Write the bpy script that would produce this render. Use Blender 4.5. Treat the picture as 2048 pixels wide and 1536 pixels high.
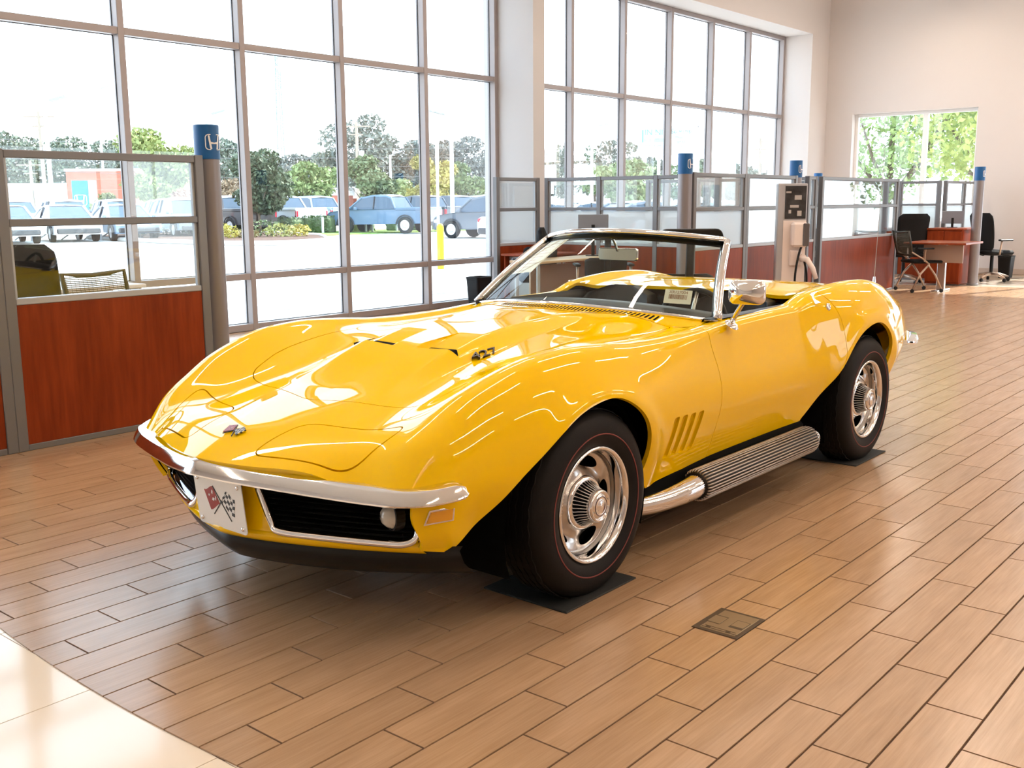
import bpy, bmesh, math, random
import numpy as np
from mathutils import Vector, Matrix

random.seed(7); rng = np.random.default_rng(7)
scene = bpy.context.scene
col = scene.collection
for o in list(bpy.data.objects): bpy.data.objects.remove(o, do_unlink=True)

# ------------------------------------------------------------------ camera
CAM_H = 1.3743
FPX = 2070.5
PITCH, ROLL, PHI = 0.174309, -0.0067875, 0.874721
def _cam_axes():
    f = np.array([0, math.cos(PITCH), -math.sin(PITCH)]); u = np.array([0, math.sin(PITCH), math.cos(PITCH)]); r = np.array([1., 0, 0])
    c, s = math.cos(ROLL), math.sin(ROLL)
    r, u = c*r + s*u, -s*r + c*u
    a = np.array([math.cos(PHI), math.sin(PHI), 0]); n = np.array([-math.sin(PHI), math.cos(PHI), 0]); z = np.array([0, 0, 1.])
    M = np.stack([a, n, z])
    return M@r, M@u, M@f
CR, CU, CF = _cam_axes()
CPOS = np.array([0, 0, CAM_H])
cam_d = bpy.data.cameras.new('camera'); cam = bpy.data.objects.new('camera', cam_d); col.objects.link(cam)
cam_d.sensor_width = 36; cam_d.lens = 36*FPX/2048; cam_d.clip_end = 2000; cam_d.clip_start = .05
cam.matrix_world = Matrix(((CR[0], CU[0], -CF[0], 0), (CR[1], CU[1], -CF[1], 0), (CR[2], CU[2], -CF[2], CAM_H), (0, 0, 0, 1)))
scene.camera = cam
def ray(px, py): return CF + CR*(px-1024)/FPX - CU*(py-768)/FPX
def at_depth(px, py, d): return CPOS + ray(px, py)*d
def on_ground(px, d, z=0.0):
    """ground point below the viewing direction px at distance d"""
    v = ray(px, 420); p = CPOS + v*d
    return np.array([p[0], p[1], z])

# ------------------------------------------------------------------ world, sun, exposure
scene.view_settings.view_transform = 'Standard'; scene.view_settings.look = 'None'
scene.view_settings.exposure = 0.6; scene.view_settings.gamma = 1.0
scene.view_settings.use_curve_mapping = False
wd = bpy.data.worlds.new('sky'); scene.world = wd; wd.use_nodes = True
nt = wd.node_tree; nt.nodes.clear()
wo = nt.nodes.new('ShaderNodeOutputWorld'); bg = nt.nodes.new('ShaderNodeBackground')
tc = nt.nodes.new('ShaderNodeTexCoord'); sep = nt.nodes.new('ShaderNodeSeparateXYZ'); rmp = nt.nodes.new('ShaderNodeValToRGB')
nt.links.new(tc.outputs['Generated'], sep.inputs[0]); nt.links.new(sep.outputs['Z'], rmp.inputs[0])
rmp.color_ramp.elements[0].position = 0.0; rmp.color_ramp.elements[0].color = (0.82, 0.92, 1.0, 1)
rmp.color_ramp.elements[1].position = 0.6; rmp.color_ramp.elements[1].color = (0.58, 0.79, 1.0, 1)
nt.links.new(rmp.outputs[0], bg.inputs['Color']); bg.inputs['Strength'].default_value = 3.4
nt.links.new(bg.outputs[0], wo.inputs['Surface'])
SUN_DIR = Vector((0.75, -0.2, 0.63)).normalized()       # towards the sun
sd = bpy.data.lights.new('sun', 'SUN'); sd.energy = 8.0; sd.angle = 0.009; sd.color = (1, .95, .86)
so = bpy.data.objects.new('sun', sd); col.objects.link(so); so.location = (60, -20, 60)
so.rotation_euler = SUN_DIR.to_track_quat('Z', 'Y').to_euler()

# ------------------------------------------------------------------ materials
MATS = {}
def mat(name, color=(.8, .8, .8), rough=.5, metal=0.0, coat=0.0, spec=.5, emit=None, estr=0.0, trans=0.0, ior=1.45, alpha=1.0, coat_rough=.03, noise=None, bump=None):
    """noise=(scale vec or float, amount, detail) varies the colour; bump=(scale,strength)"""
    if name in MATS: return MATS[name]
    m = bpy.data.materials.new(name); m.use_nodes = True; MATS[name] = m
    t = m.node_tree; b = t.nodes['Principled BSDF']
    b.inputs['Base Color'].default_value = (*color, 1); b.inputs['Roughness'].default_value = rough; b.inputs['Metallic'].default_value = metal
    b.inputs['Coat Weight'].default_value = coat; b.inputs['Coat Roughness'].default_value = coat_rough
    b.inputs['Specular IOR Level'].default_value = spec; b.inputs['IOR'].default_value = ior
    b.inputs['Transmission Weight'].default_value = trans; b.inputs['Alpha'].default_value = alpha
    if emit: b.inputs['Emission Color'].default_value = (*emit, 1); b.inputs['Emission Strength'].default_value = estr
    if noise or bump:
        tcn = t.nodes.new('ShaderNodeTexCoord')
    if noise:
        sc, amt, det = noise
        mp = t.nodes.new('ShaderNodeMapping'); mp.inputs['Scale'].default_value = sc if hasattr(sc, '__len__') else (sc, sc, sc)
        nz = t.nodes.new('ShaderNodeTexNoise'); nz.inputs['Detail'].default_value = det; nz.inputs['Scale'].default_value = 1
        t.links.new(tcn.outputs['Object'], mp.inputs['Vector']); t.links.new(mp.outputs[0], nz.inputs['Vector'])
        mr = t.nodes.new('ShaderNodeMapRange'); mr.inputs[1].default_value = .25; mr.inputs[2].default_value = .75
        mr.inputs[3].default_value = 1-amt; mr.inputs[4].default_value = 1+amt
        t.links.new(nz.outputs['Fac'], mr.inputs[0])
        mx = t.nodes.new('ShaderNodeVectorMath'); mx.operation = 'SCALE'; mx.inputs[0].default_value = color
        t.links.new(mr.outputs[0], mx.inputs['Scale']); t.links.new(mx.outputs[0], b.inputs['Base Color'])
    if bump:
        nb = t.nodes.new('ShaderNodeTexNoise'); nb.inputs['Scale'].default_value = bump[0]; nb.inputs['Detail'].default_value = 4
        t.links.new(tcn.outputs['Object'], nb.inputs['Vector'])
        bn = t.nodes.new('ShaderNodeBump'); bn.inputs['Strength'].default_value = bump[1]; bn.inputs['Distance'].default_value = .01
        t.links.new(nb.outputs['Fac'], bn.inputs['Height']); t.links.new(bn.outputs[0], b.inputs['Normal'])
    return m
def glass_mat(name, tint=(1, 1, 1), refl=.09, rough=0.0, frost=None):
    """thin pane: transparent with a faint mirror; frost=(amount, colour) adds a translucent film"""
    m = bpy.data.materials.new(name); m.use_nodes = True; MATS[name] = m
    t = m.node_tree; t.nodes.clear()
    out = t.nodes.new('ShaderNodeOutputMaterial'); tr = t.nodes.new('ShaderNodeBsdfTransparent'); tr.inputs[0].default_value = (*tint, 1)
    gl = t.nodes.new('ShaderNodeBsdfGlossy'); gl.inputs['Roughness'].default_value = rough; gl.inputs['Color'].default_value = (1, 1, 1, 1)
    fr = t.nodes.new('ShaderNodeLayerWeight'); fr.inputs['Blend'].default_value = .3
    mr = t.nodes.new('ShaderNodeMapRange'); mr.inputs[3].default_value = refl*.5; mr.inputs[4].default_value = min(1, refl*6)
    t.links.new(fr.outputs['Fresnel'], mr.inputs[0])
    ms = t.nodes.new('ShaderNodeMixShader'); t.links.new(mr.outputs[0], ms.inputs[0])
    base = tr.outputs[0]
    if frost:
        tl = t.nodes.new('ShaderNodeBsdfTranslucent'); tl.inputs[0].default_value = (*frost[1], 1)
        df = t.nodes.new('ShaderNodeBsdfDiffuse'); df.inputs[0].default_value = (*frost[1], 1)
        m1 = t.nodes.new('ShaderNodeMixShader'); m1.inputs[0].default_value = .35; t.links.new(tl.outputs[0], m1.inputs[1]); t.links.new(df.outputs[0], m1.inputs[2])
        m2 = t.nodes.new('ShaderNodeMixShader'); m2.inputs[0].default_value = frost[0]; t.links.new(tr.outputs[0], m2.inputs[1]); t.links.new(m1.outputs[0], m2.inputs[2])
        base = m2.outputs[0]
    t.links.new(base, ms.inputs[1]); t.links.new(gl.outputs[0], ms.inputs[2]); t.links.new(ms.outputs[0], out.inputs['Surface'])
    return m

# ------------------------------------------------------------------ mesh helpers
class MB:
    def __init__(s): s.v = []; s.f = []
    def add(s, vs, fs):
        o = len(s.v); s.v += [tuple(map(float, q)) for q in vs]; s.f += [tuple(i+o for i in f) for f in fs]; return s
    def box(s, a, b):
        x0, y0, z0 = a; x1, y1, z1 = b
        if x0 > x1: x0, x1 = x1, x0
        if y0 > y1: y0, y1 = y1, y0
        if z0 > z1: z0, z1 = z1, z0
        return s.add([(x0,y0,z0),(x1,y0,z0),(x1,y1,z0),(x0,y1,z0),(x0,y0,z1),(x1,y0,z1),(x1,y1,z1),(x0,y1,z1)],
                     [(0,3,2,1),(4,5,6,7),(0,1,5,4),(1,2,6,5),(2,3,7,6),(3,0,4,7)])
    def cbox(s, a, b, c):
        """box with chamfered edges of width c"""
        lo = np.minimum(a, b); hi = np.maximum(a, b); c = min(c, *((hi-lo)*.45)); vs = []; idx = {}
        for ix in (0, 1):
            for iy in (0, 1):
                for iz in (0, 1):
                    cn = [(lo, hi)[i][k] for k, i in enumerate((ix, iy, iz))]; sg = [1 if i == 0 else -1 for i in (ix, iy, iz)]
                    for k in range(3):
                        p = [cn[j] + (sg[j]*c if j != k else 0) for j in range(3)]; idx[(ix, iy, iz, k)] = len(vs); vs.append(p)
        fs = []
        for k in range(3):
            for e in (0, 1):
                o = [j for j in range(3) if j != k]; q = []
                for (p0, p1) in ((0, 0), (1, 0), (1, 1), (0, 1)):
                    i3 = [0]*3; i3[k] = e; i3[o[0]] = p0; i3[o[1]] = p1; q.append(idx[(*i3, k)])
                fs.append(tuple(q))
        for k in range(3):
            o = [j for j in range(3) if j != k]
            for p0 in (0, 1):
                for p1 in (0, 1):
                    q = []
                    for e, kk in ((0, o[0]), (0, o[1]), (1, o[1]), (1, o[0])):
                        i3 = [0]*3; i3[k] = e; i3[o[0]] = p0; i3[o[1]] = p1; q.append(idx[(*i3, kk)])
                    fs.append(tuple(q))
        for ix in (0, 1):
            for iy in (0, 1):
                for iz in (0, 1): fs.append(tuple(idx[(ix, iy, iz, k)] for k in range(3)))
        return s.add(vs, fs)
    def tube(s, path, r, n=10, cap=True, closed=False, squash=None):
        path = [Vector(p) for p in path]; m = len(path); rs = r if hasattr(r, '__len__') else [r]*m
        rings = []; up = None
        for i, p in enumerate(path):
            if closed: t = (path[(i+1) % m]-path[i-1])
            else: t = path[min(i+1, m-1)]-path[max(i-1, 0)]
            t.normalize()
            if up is None:
                up = Vector((0, 0, 1)) if abs(t.z) < .95 else Vector((1, 0, 0))
            a = t.cross(up)
            if a.length < 1e-6: a = t.orthogonal()
            a.normalize(); b = a.cross(t).normalized(); up = b
            sq = squash or (1, 1)
            rings.append([p + (a*math.cos(2*math.pi*k/n)*sq[0] + b*math.sin(2*math.pi*k/n)*sq[1])*rs[i] for k in range(n)])
        vs = [q for R in rings for q in R]; fs = []
        for i in range(m if closed else m-1):
            j = (i+1) % m
            for k in range(n):
                l = (k+1) % n; fs.append((i*n+k, i*n+l, j*n+l, j*n+k))
        if cap and not closed: fs += [tuple(range(n-1, -1, -1)), tuple((m-1)*n+k for k in range(n))]
        return s.add(vs, fs)
    def cyl(s, a, b, r, n=16, r2=None): return s.tube([a, b], [r, r if r2 is None else r2], n)
    def lathe(s, prof, n=32, mtx=None, closed=False):
        """prof: (radius, height) about local Z"""
        m = len(prof); vs = []; fs = []
        for (r, h) in prof:
            for k in range(n):
                a = 2*math.pi*k/n; q = Vector((r*math.cos(a), r*math.sin(a), h)); vs.append(mtx@q if mtx else q)
        for i in range(m-1 if not closed else m):
            j = (i+1) % m
            for k in range(n):
                l = (k+1) % n; fs.append((i*n+k, i*n+l, j*n+l, j*n+k))
        return s.add(vs, fs)
    def prism(s, poly, a, b, axis='z'):
        n = len(poly)
        def P(u, v, w): return {'z': (u, v, w), 'y': (u, w, v), 'x': (w, u, v)}[axis]
        vs = [P(u, v, a) for u, v in poly] + [P(u, v, b) for u, v in poly]
        fs = [tuple(range(n-1, -1, -1)), tuple(range(n, 2*n))] + [(k, (k+1) % n, n+(k+1) % n, n+k) for k in range(n)]
        return s.add(vs, fs)
    def grid(s, G):
        G = np.asarray(G, float); m, n = G.shape[:2]
        return s.add(G.reshape(-1, 3), [(i*n+j, i*n+j+1, (i+1)*n+j+1, (i+1)*n+j) for i in range(m-1) for j in range(n-1)])
    def xf(s, M):
        s.v = [tuple(M@Vector(q)) for q in s.v]; return s
    def mesh(s, name):
        me = bpy.data.meshes.new(name); me.from_pydata(s.v, [], s.f); return me
    def build(s, name, m=None, parent=None, smooth=False, bevel=0, recalc=True, angle=None):
        me = s.mesh(name)
        if recalc:
            bm = bmesh.new(); bm.from_mesh(me); bmesh.ops.recalc_face_normals(bm, faces=bm.faces); bm.to_mesh(me); bm.free()
        if m: me.materials.append(m)
        if smooth:
            me.polygons.foreach_set('use_smooth', [True]*len(me.polygons))
            if angle: me.set_sharp_from_angle(angle=math.radians(angle))
        o = bpy.data.objects.new(name, me); col.objects.link(o)
        if parent: o.parent = parent
        if bevel:
            bv = o.modifiers.new('bevel', 'BEVEL'); bv.width = bevel; bv.segments = 2; bv.limit_method = 'ANGLE'; bv.angle_limit = .6
        return o
def empty(name, loc=(0, 0, 0), rz=0.0):
    o = bpy.data.objects.new(name, None); o.empty_display_size = .1; col.objects.link(o); o.location = loc; o.rotation_euler = (0, 0, rz); return o
def tag(o, label, cat, group=None, kind=None):
    o['label'] = label; o['category'] = cat
    if group: o['group'] = group
    if kind: o['kind'] = kind
    return o
def struct(o, label=None):
    o['kind'] = 'structure'
    if label: o['label'] = label
    return o
def copy_tree(o, parent=None):
    c = o.copy(); col.objects.link(c)
    if parent: c.parent = parent
    for ch in list(o.children): copy_tree(ch, c)
    return c
def text_mesh(name, txt, size, m, parent=None, mtx=None, extrude=.001, align='CENTER', shear=0.0, xscale=1.0):
    cu = bpy.data.curves.new(name, 'FONT'); cu.body = txt; cu.size = size; cu.extrude = extrude; cu.align_x = align; cu.align_y = 'CENTER'; cu.shear = shear
    tmp = bpy.data.objects.new(name, cu); col.objects.link(tmp)
    dg = bpy.context.evaluated_depsgraph_get(); me = bpy.data.meshes.new_from_object(tmp.evaluated_get(dg))
    bpy.data.objects.remove(tmp); bpy.data.curves.remove(cu)
    if xscale != 1.0: me.transform(Matrix.Diagonal((xscale, 1, 1, 1)))
    if mtx: me.transform(mtx)
    me.materials.clear(); me.materials.append(m)
    o = bpy.data.objects.new(name, me); col.objects.link(o)
    if parent: o.parent = parent
    return o
def frame_mtx(o, x, y):
    """matrix with local x along x, local y along y, at o"""
    x = Vector(x).normalized(); y = Vector(y); z = x.cross(y).normalized(); y = z.cross(x)
    M = Matrix((x, y, z)).transposed().to_4x4(); M.translation = Vector(o); return M
def rrect(w, h, r, n=5):
    p = []
    for cx, cy, a0 in ((w/2-r, h/2-r, 0), (-w/2+r, h/2-r, 90), (-w/2+r, -h/2+r, 180), (w/2-r, -h/2+r, 270)):
        for k in range(n+1):
            a = math.radians(a0+90*k/n); p.append((cx+r*math.cos(a), cy+r*math.sin(a)))
    return p
def pchip(xs, ys, x):
    xs = np.asarray(xs, float); ys = np.asarray(ys, float); x = np.asarray(x, float)
    h = np.diff(xs); d = np.diff(ys)/h; m = np.zeros_like(ys)
    for i in range(1, len(xs)-1):
        if d[i-1]*d[i] > 0:
            w1 = 2*h[i]+h[i-1]; w2 = h[i]+2*h[i-1]; m[i] = (w1+w2)/(w1/d[i-1]+w2/d[i])
    m[0] = d[0]; m[-1] = d[-1]
    i = np.clip(np.searchsorted(xs, x)-1, 0, len(xs)-2); t = (x-xs[i])/h[i]; t = np.clip(t, 0, 1)
    return ((1+2*t)*(1-t)**2*ys[i] + t*(1-t)**2*h[i]*m[i] + t*t*(3-2*t)*ys[i+1] + t*t*(t-1)*h[i]*m[i+1])
def cspline(xs, ys, x):
    """natural-ish Catmull-Rom with finite-difference tangents (smooth, C1)"""
    xs = np.asarray(xs, float); ys = np.asarray(ys, float); x = np.asarray(x, float)
    n = len(xs); h = np.diff(xs); A = np.zeros((n, n)); B = np.zeros(n); d = np.diff(ys)/h      # natural cubic spline
    A[0, 0] = 2; A[0, 1] = 1; B[0] = 3*d[0]; A[-1, -1] = 2; A[-1, -2] = 1; B[-1] = 3*d[-1]
    for i in range(1, n-1):
        A[i, i-1] = h[i]; A[i, i] = 2*(h[i]+h[i-1]); A[i, i+1] = h[i-1]; B[i] = 3*(d[i-1]*h[i]+d[i]*h[i-1])
    m = np.linalg.solve(A, B)
    i = np.clip(np.searchsorted(xs, x)-1, 0, n-2); t = np.clip((x-xs[i])/h[i], 0, 1)
    return ((1+2*t)*(1-t)**2*ys[i] + t*(1-t)**2*h[i]*m[i] + t*t*(3-2*t)*ys[i+1] + t*t*(t-1)*h[i]*m[i+1])
# ------------------------------------------------------------------ shared materials
M_wall = mat('wall_paint', (.66, .615, .595), .75, bump=(220, .05))
M_pier = mat('pier_paint', (.55, .525, .515), .7, bump=(220, .05))
M_ceil = mat('ceiling_paint', (.86, .81, .76), .8)
M_alu = mat('anodised_aluminium', (.34, .30, .295), .40, .15)
M_white = mat('white_trim', (.88, .87, .85), .5)
M_glass = glass_mat('window_glass', (.985, .995, 1.0), .05)
M_pglass = glass_mat('partition_glass', (.95, .97, .97), .06)
M_frost = glass_mat('frosted_glass', (.9, .95, .97), .05, frost=(.72, (.86, .92, .95)))
M_black = mat('black_plastic', (.010, .010, .011), .45, spec=.3)
M_dark = mat('charcoal_fabric', (.010, .010, .011), .75, spec=.2, bump=(600, .3))
M_grey = mat('grey_metal_frame', (.19, .19, .20), .4, .35)
M_greyl = mat('light_grey_metal', (.42, .44, .47), .4, .3)
M_chrome = mat('chrome', (.83, .83, .84), .06, 1.0)
M_steel = mat('brushed_steel', (.62, .61, .60), .28, 1.0)
def wood_mat(name, c1, c2, rough, scale, coat=0.0, island=False, spec=.5, vary=.08):
    m = bpy.data.materials.new(name); m.use_nodes = True; MATS[name] = m
    t = m.node_tree; b = t.nodes['Principled BSDF']; L = t.links.new
    tcn = t.nodes.new('ShaderNodeTexCoord'); src = tcn.outputs['Object']
    if island: rn = t.nodes.new('ShaderNodeNewGeometry').outputs['Random Per Island']
    else: rn = t.nodes.new('ShaderNodeObjectInfo').outputs['Random']
    ad = t.nodes.new('ShaderNodeVectorMath'); ad.operation = 'ADD'; sc = t.nodes.new('ShaderNodeVectorMath'); sc.operation = 'SCALE'; sc.inputs[0].default_value = (37, 53, 71)
    L(rn, sc.inputs['Scale']); L(src, ad.inputs[0]); L(sc.outputs[0], ad.inputs[1])
    mp = t.nodes.new('ShaderNodeMapping'); mp.inputs['Scale'].default_value = scale; L(ad.outputs[0], mp.inputs[0])
    nz = t.nodes.new('ShaderNodeTexNoise'); nz.inputs['Scale'].default_value = 1; nz.inputs['Detail'].default_value = 7; nz.inputs['Roughness'].default_value = .62; L(mp.outputs[0], nz.inputs['Vector'])
    mp2 = t.nodes.new('ShaderNodeMapping'); mp2.inputs['Scale'].default_value = [q*.16 if q == max(scale) else q*.7 for q in scale]; L(ad.outputs[0], mp2.inputs[0])
    n2 = t.nodes.new('ShaderNodeTexNoise'); n2.inputs['Scale'].default_value = 1; n2.inputs['Detail'].default_value = 3; L(mp2.outputs[0], n2.inputs['Vector'])
    mix = t.nodes.new('ShaderNodeMath'); mix.operation = 'MULTIPLY_ADD'; mix.inputs[1].default_value = .55; L(nz.outputs['Fac'], mix.inputs[0])
    m3 = t.nodes.new('ShaderNodeMath'); m3.operation = 'MULTIPLY'; m3.inputs[1].default_value = .45; L(n2.outputs['Fac'], m3.inputs[0]); L(m3.outputs[0], mix.inputs[2])
    cr = t.nodes.new('ShaderNodeValToRGB'); cr.color_ramp.elements[0].position = .33; cr.color_ramp.elements[1].position = .66
    cr.color_ramp.elements[0].color = (*c1, 1); cr.color_ramp.elements[1].color = (*c2, 1); L(mix.outputs[0], cr.inputs[0])
    mr = t.nodes.new('ShaderNodeMapRange'); mr.inputs[3].default_value = 1-vary; mr.inputs[4].default_value = 1+vary; L(rn, mr.inputs[0])
    s2 = t.nodes.new('ShaderNodeVectorMath'); s2.operation = 'SCALE'; L(cr.outputs[0], s2.inputs[0]); L(mr.outputs[0], s2.inputs['Scale'])
    L(s2.outputs[0], b.inputs['Base Color'])
    b.inputs['Roughness'].default_value = rough; b.inputs['Coat Weight'].default_value = coat; b.inputs['Specular IOR Level'].default_value = spec
    return m
M_plank = wood_mat('wood_look_porcelain', (.37, .228, .128), (.49, .318, .192), .23, (5, 130, 30), spec=.55, vary=.05)
M_plank_s = wood_mat('wood_look_porcelain_field', (.37, .228, .128), (.49, .318, .192), .23, (5, 130, 30), island=True, spec=.55, vary=.05)
M_cherry = wood_mat('cherry_veneer', (.150, .020, .0035), (.28, .046, .009), .40, (26, 26, 2.2), spec=.18, vary=.03)
M_cherry_x = wood_mat('cherry_veneer_worktop', (.20, .032, .008), (.34, .07, .02), .3, (2.2, 26, 26), spec=.3, vary=.03)
M_maple = wood_mat('maple_worktop', (.55, .40, .25), (.66, .50, .33), .3, (2.0, 22, 22), spec=.4, vary=.03)
M_grout = mat('brown_grout', (.10, .052, .028), .85)
M_cream = mat('cream_porcelain', (.83, .73, .60), .10, noise=(3.0, .025, 3), spec=.6)
M_creamg = mat('cream_grout', (.42, .33, .24), .8)

# ------------------------------------------------------------------ room dimensions (X along the window wall, Y towards it)
X0, X1, Y0, YG, YI, ZC = -7.0, 20.5, -9.0, 9.42, 8.86, 5.6

# floor: grout bed, wood-look planks inside a circle, cream tiles outside it
fl = MB().box((X0-.2, Y0-.2, -.30), (X1+.3, YG+.2, -.006)).build('floor', M_creamg); struct(fl, 'showroom floor of wood-look planks with a curved cream tile border')
CX, CY, CRD = 9.524, 2.619, 8.167
disc = MB().prism([(CX+CRD*math.cos(a), CY+CRD*math.sin(a)) for a in np.linspace(0, 2*math.pi, 361)[:-1]], -.0058, -.0038)
disc.v = [(x, min(y, YG+.1), z) for x, y, z in disc.v]; disc.build('grout_bed', M_grout, fl)
PW, PL, PS = .1515, .60256, -.194356; TX, TY = 3.730, 2.048; GAP = .0062
def clip_circle(poly):
    """keep the part of a convex polygon inside the circle"""
    out = []; n = len(poly); ins = [math.hypot(x-CX, y-CY) < CRD for x, y in poly]
    if all(ins): return poly
    if not any(ins): return None
    for i in range(n):
        a, b = poly[i], poly[(i+1) % n]
        if ins[i]: out.append(a)
        if ins[i] != ins[(i+1) % n]:
            lo, hi = 0, 1
            for _ in range(30):
                m = (lo+hi)/2; q = (a[0]+(b[0]-a[0])*m, a[1]+(b[1]-a[1])*m)
                if (math.hypot(q[0]-CX, q[1]-CY) < CRD) == ins[i]: lo = m
                else: hi = m
            out.append(q)
    return out if len(out) > 2 else None
def project(p):
    d = np.asarray(p, float)-CPOS; w = d@CF
    return (1024+FPX*(d@CR)/w, 768-FPX*(d@CU)/w, w)
planks = []
for r in range(-50, 75):
    ya = TY-r*PW; yb = ya-PW
    if yb > YG or ya < Y0: continue
    for k in range(-40, 45):
        xa = TX+k*PL+r*PS; xb = xa+PL
        if xb < CX-CRD-.1 or xa > CX+CRD+.1: continue
        rect = [(xa+GAP/2, yb+GAP/2), (xb-GAP/2, yb+GAP/2), (xb-GAP/2, min(ya-GAP/2, YG-.01)), (xa+GAP/2, min(ya-GAP/2, YG-.01))]
        pl = clip_circle(rect)
        if pl is None: continue
        full = pl is rect and ya-GAP/2 < YG-.01
        c = np.mean(pl, 0); u, v, w = project((c[0], c[1], 0))
        seen = w > .3 and -150 < u < 2200 and 380 < v < 1650
        # planks wholly under the car or behind the cubicle fronts show little or nothing
        hid = (2.3 < c[0] < 6.2 and 2.25 < c[1] < 4.6) or c[1] > 5.9
        planks.append((-(1/w**3 if seen and not hid else -w), full, pl, c))
planks.sort(key=lambda q: q[0])
def plank_mesh(poly, c):
    mb = MB(); n = len(poly); e = .0002; cx, cy = c
    def ins(q):
        dx, dy = cx-q[0], cy-q[1]; return (q[0]+math.copysign(min(e, abs(dx)), dx), q[1]+math.copysign(min(e, abs(dy)), dy))
    A = [(x-cx, y-cy, -.009) for x, y in poly]; B = [(x-cx, y-cy, -.0004) for x, y in poly]; T = [(ins(q)[0]-cx, ins(q)[1]-cy, 0) for q in poly]
    fs = [(i, (i+1) % n, n+(i+1) % n, n+i) for i in range(n)] + [(n+i, n+(i+1) % n, 2*n+(i+1) % n, 2*n+i) for i in range(n)] + [tuple(range(2*n, 3*n))]
    return mb.add(A+B+T, fs)
pm = None; rest = MB()
for i, (key, full, poly, c) in enumerate(planks):
    if i < 300:
        if full:
            if pm is None:
                pm = plank_mesh(poly, c).mesh('plank'); pm.materials.append(M_plank)
            o = bpy.data.objects.new('plank', pm); col.objects.link(o)
        else:
            o = plank_mesh(poly, c).build('plank', M_plank)
        o.parent = fl; o.location = (c[0], c[1], 0)
    else:
        q = plank_mesh(poly, c); rest.add([(x+c[0], y+c[1], z) for x, y, z in q.v], q.f)
o = rest.build('planks', M_plank_s, fl, recalc=False); o['kind'] = 'stuff'
TW = .604; tiles = []
for i in range(-16, 40):
    for j in range(-22, 14):
        xa = 1.10-TW*10+i*TW-.33; ya = 2.126+(j-2)*TW
        if xa+TW < X0 or xa > X1 or ya+TW < Y0 or ya > YG: continue
        cr = [math.hypot(x-CX, y-CY) for x in (xa, xa+TW) for y in (ya, ya+TW)]
        if max(cr) < CRD-.02: continue
        u, v, w = project((xa+TW/2, ya+TW/2, 0)); tiles.append((w if w > .2 and -250 < u < 2300 and 400 < v < 1750 else 100+w*w, xa, ya))
tiles.sort(); trest = MB(); tm = None
for i, (w, xa, ya) in enumerate(tiles):
    if w < 100:
        if tm is None:
            tm = MB().cbox((0, 0, -.012), (TW-.003, TW-.003, -.0045), .0006).mesh('tile'); tm.materials.append(M_cream)
        o = bpy.data.objects.new('tile', tm); col.objects.link(o); o.parent = fl; o.location = (xa, ya, 0)
    else: trest.box((xa, ya, -.012), (xa+TW-.003, ya+TW-.003, -.0045))
o = trest.build('tiles', M_cream, fl, recalc=False); o['kind'] = 'stuff'

# ------------------------------------------------------------------ walls and ceiling
struct(MB().box((X0-.3, Y0-.3, ZC), (X1+.3, YG+.5, ZC+.25)).box((X0-.6, Y0-.6, 7.2), (X1+.6, YG+.5, 7.4)).box((X0-.6, YG+.3, ZC), (X1+.6, YG+.5, 7.4)).build('ceiling', M_ceil))
W1E = 11.02       # end of the first glazed bay
ww = MB().box((X0, YI, 4.52), (X1+.25, YG+.30, ZC))                # header above both bays
ww.box((X1+.25, YI, 0), (19.72, YG+.30, 4.52))                     # solid end by the corner
ww.box((X0, YI, 0), (-4.2, YG+.30, 4.52))
struct(ww.build('wall_window_side', M_wall))
struct(MB().box((W1E, 8.81, 0), (11.26, YG+.25, 4.52)).build('trim_1', M_pier), 'tall white pier between the two glazed bays')
def wall_with_holes(name, xw, th, ylo, yhi, ztop, holes, m):
    """wall in a plane of constant X, holes=(y0,y1,z0,z1)"""
    mb = MB(); ys = sorted({ylo, yhi, *[h[0] for h in holes], *[h[1] for h in holes]})
    for a, b in zip(ys, ys[1:]):
        hs = [h for h in holes if h[0] <= a and h[1] >= b]
        z = 0
        for h in sorted(hs, key=lambda q: q[2]):
            if h[2] > z: mb.box((xw, a, z), (xw+th, b, h[2]))
            z = h[3]
        mb.box((xw, a, z), (xw+th, b, ztop))
    return struct(mb.build(name, m))
wall_with_holes('wall_far', X1, .28, Y0, YI, ZC, [(5.95, 8.31, .95, 3.03), (.9, 4.55, .05, 4.3)], M_wall)
wr = MB()
holes = [(12.0, 19.0)]; x = X0
for a, b in holes: wr.box((x, Y0-.3, 0), (a, Y0, ZC)); wr.box((a, Y0-.3, 0), (b, Y0, .5)); wr.box((a, Y0-.3, 3.0), (b, Y0, ZC)); x = b
wr.box((x, Y0-.3, 0), (X1+.3, Y0, ZC)); struct(wr.build('wall_right', mat('far_side_paint', (.42, .35, .31), .7)))
struct(MB().box((X0-.3, Y0-.3, 0), (X0, YG+.3, ZC)).build('wall_near', M_wall))

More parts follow.
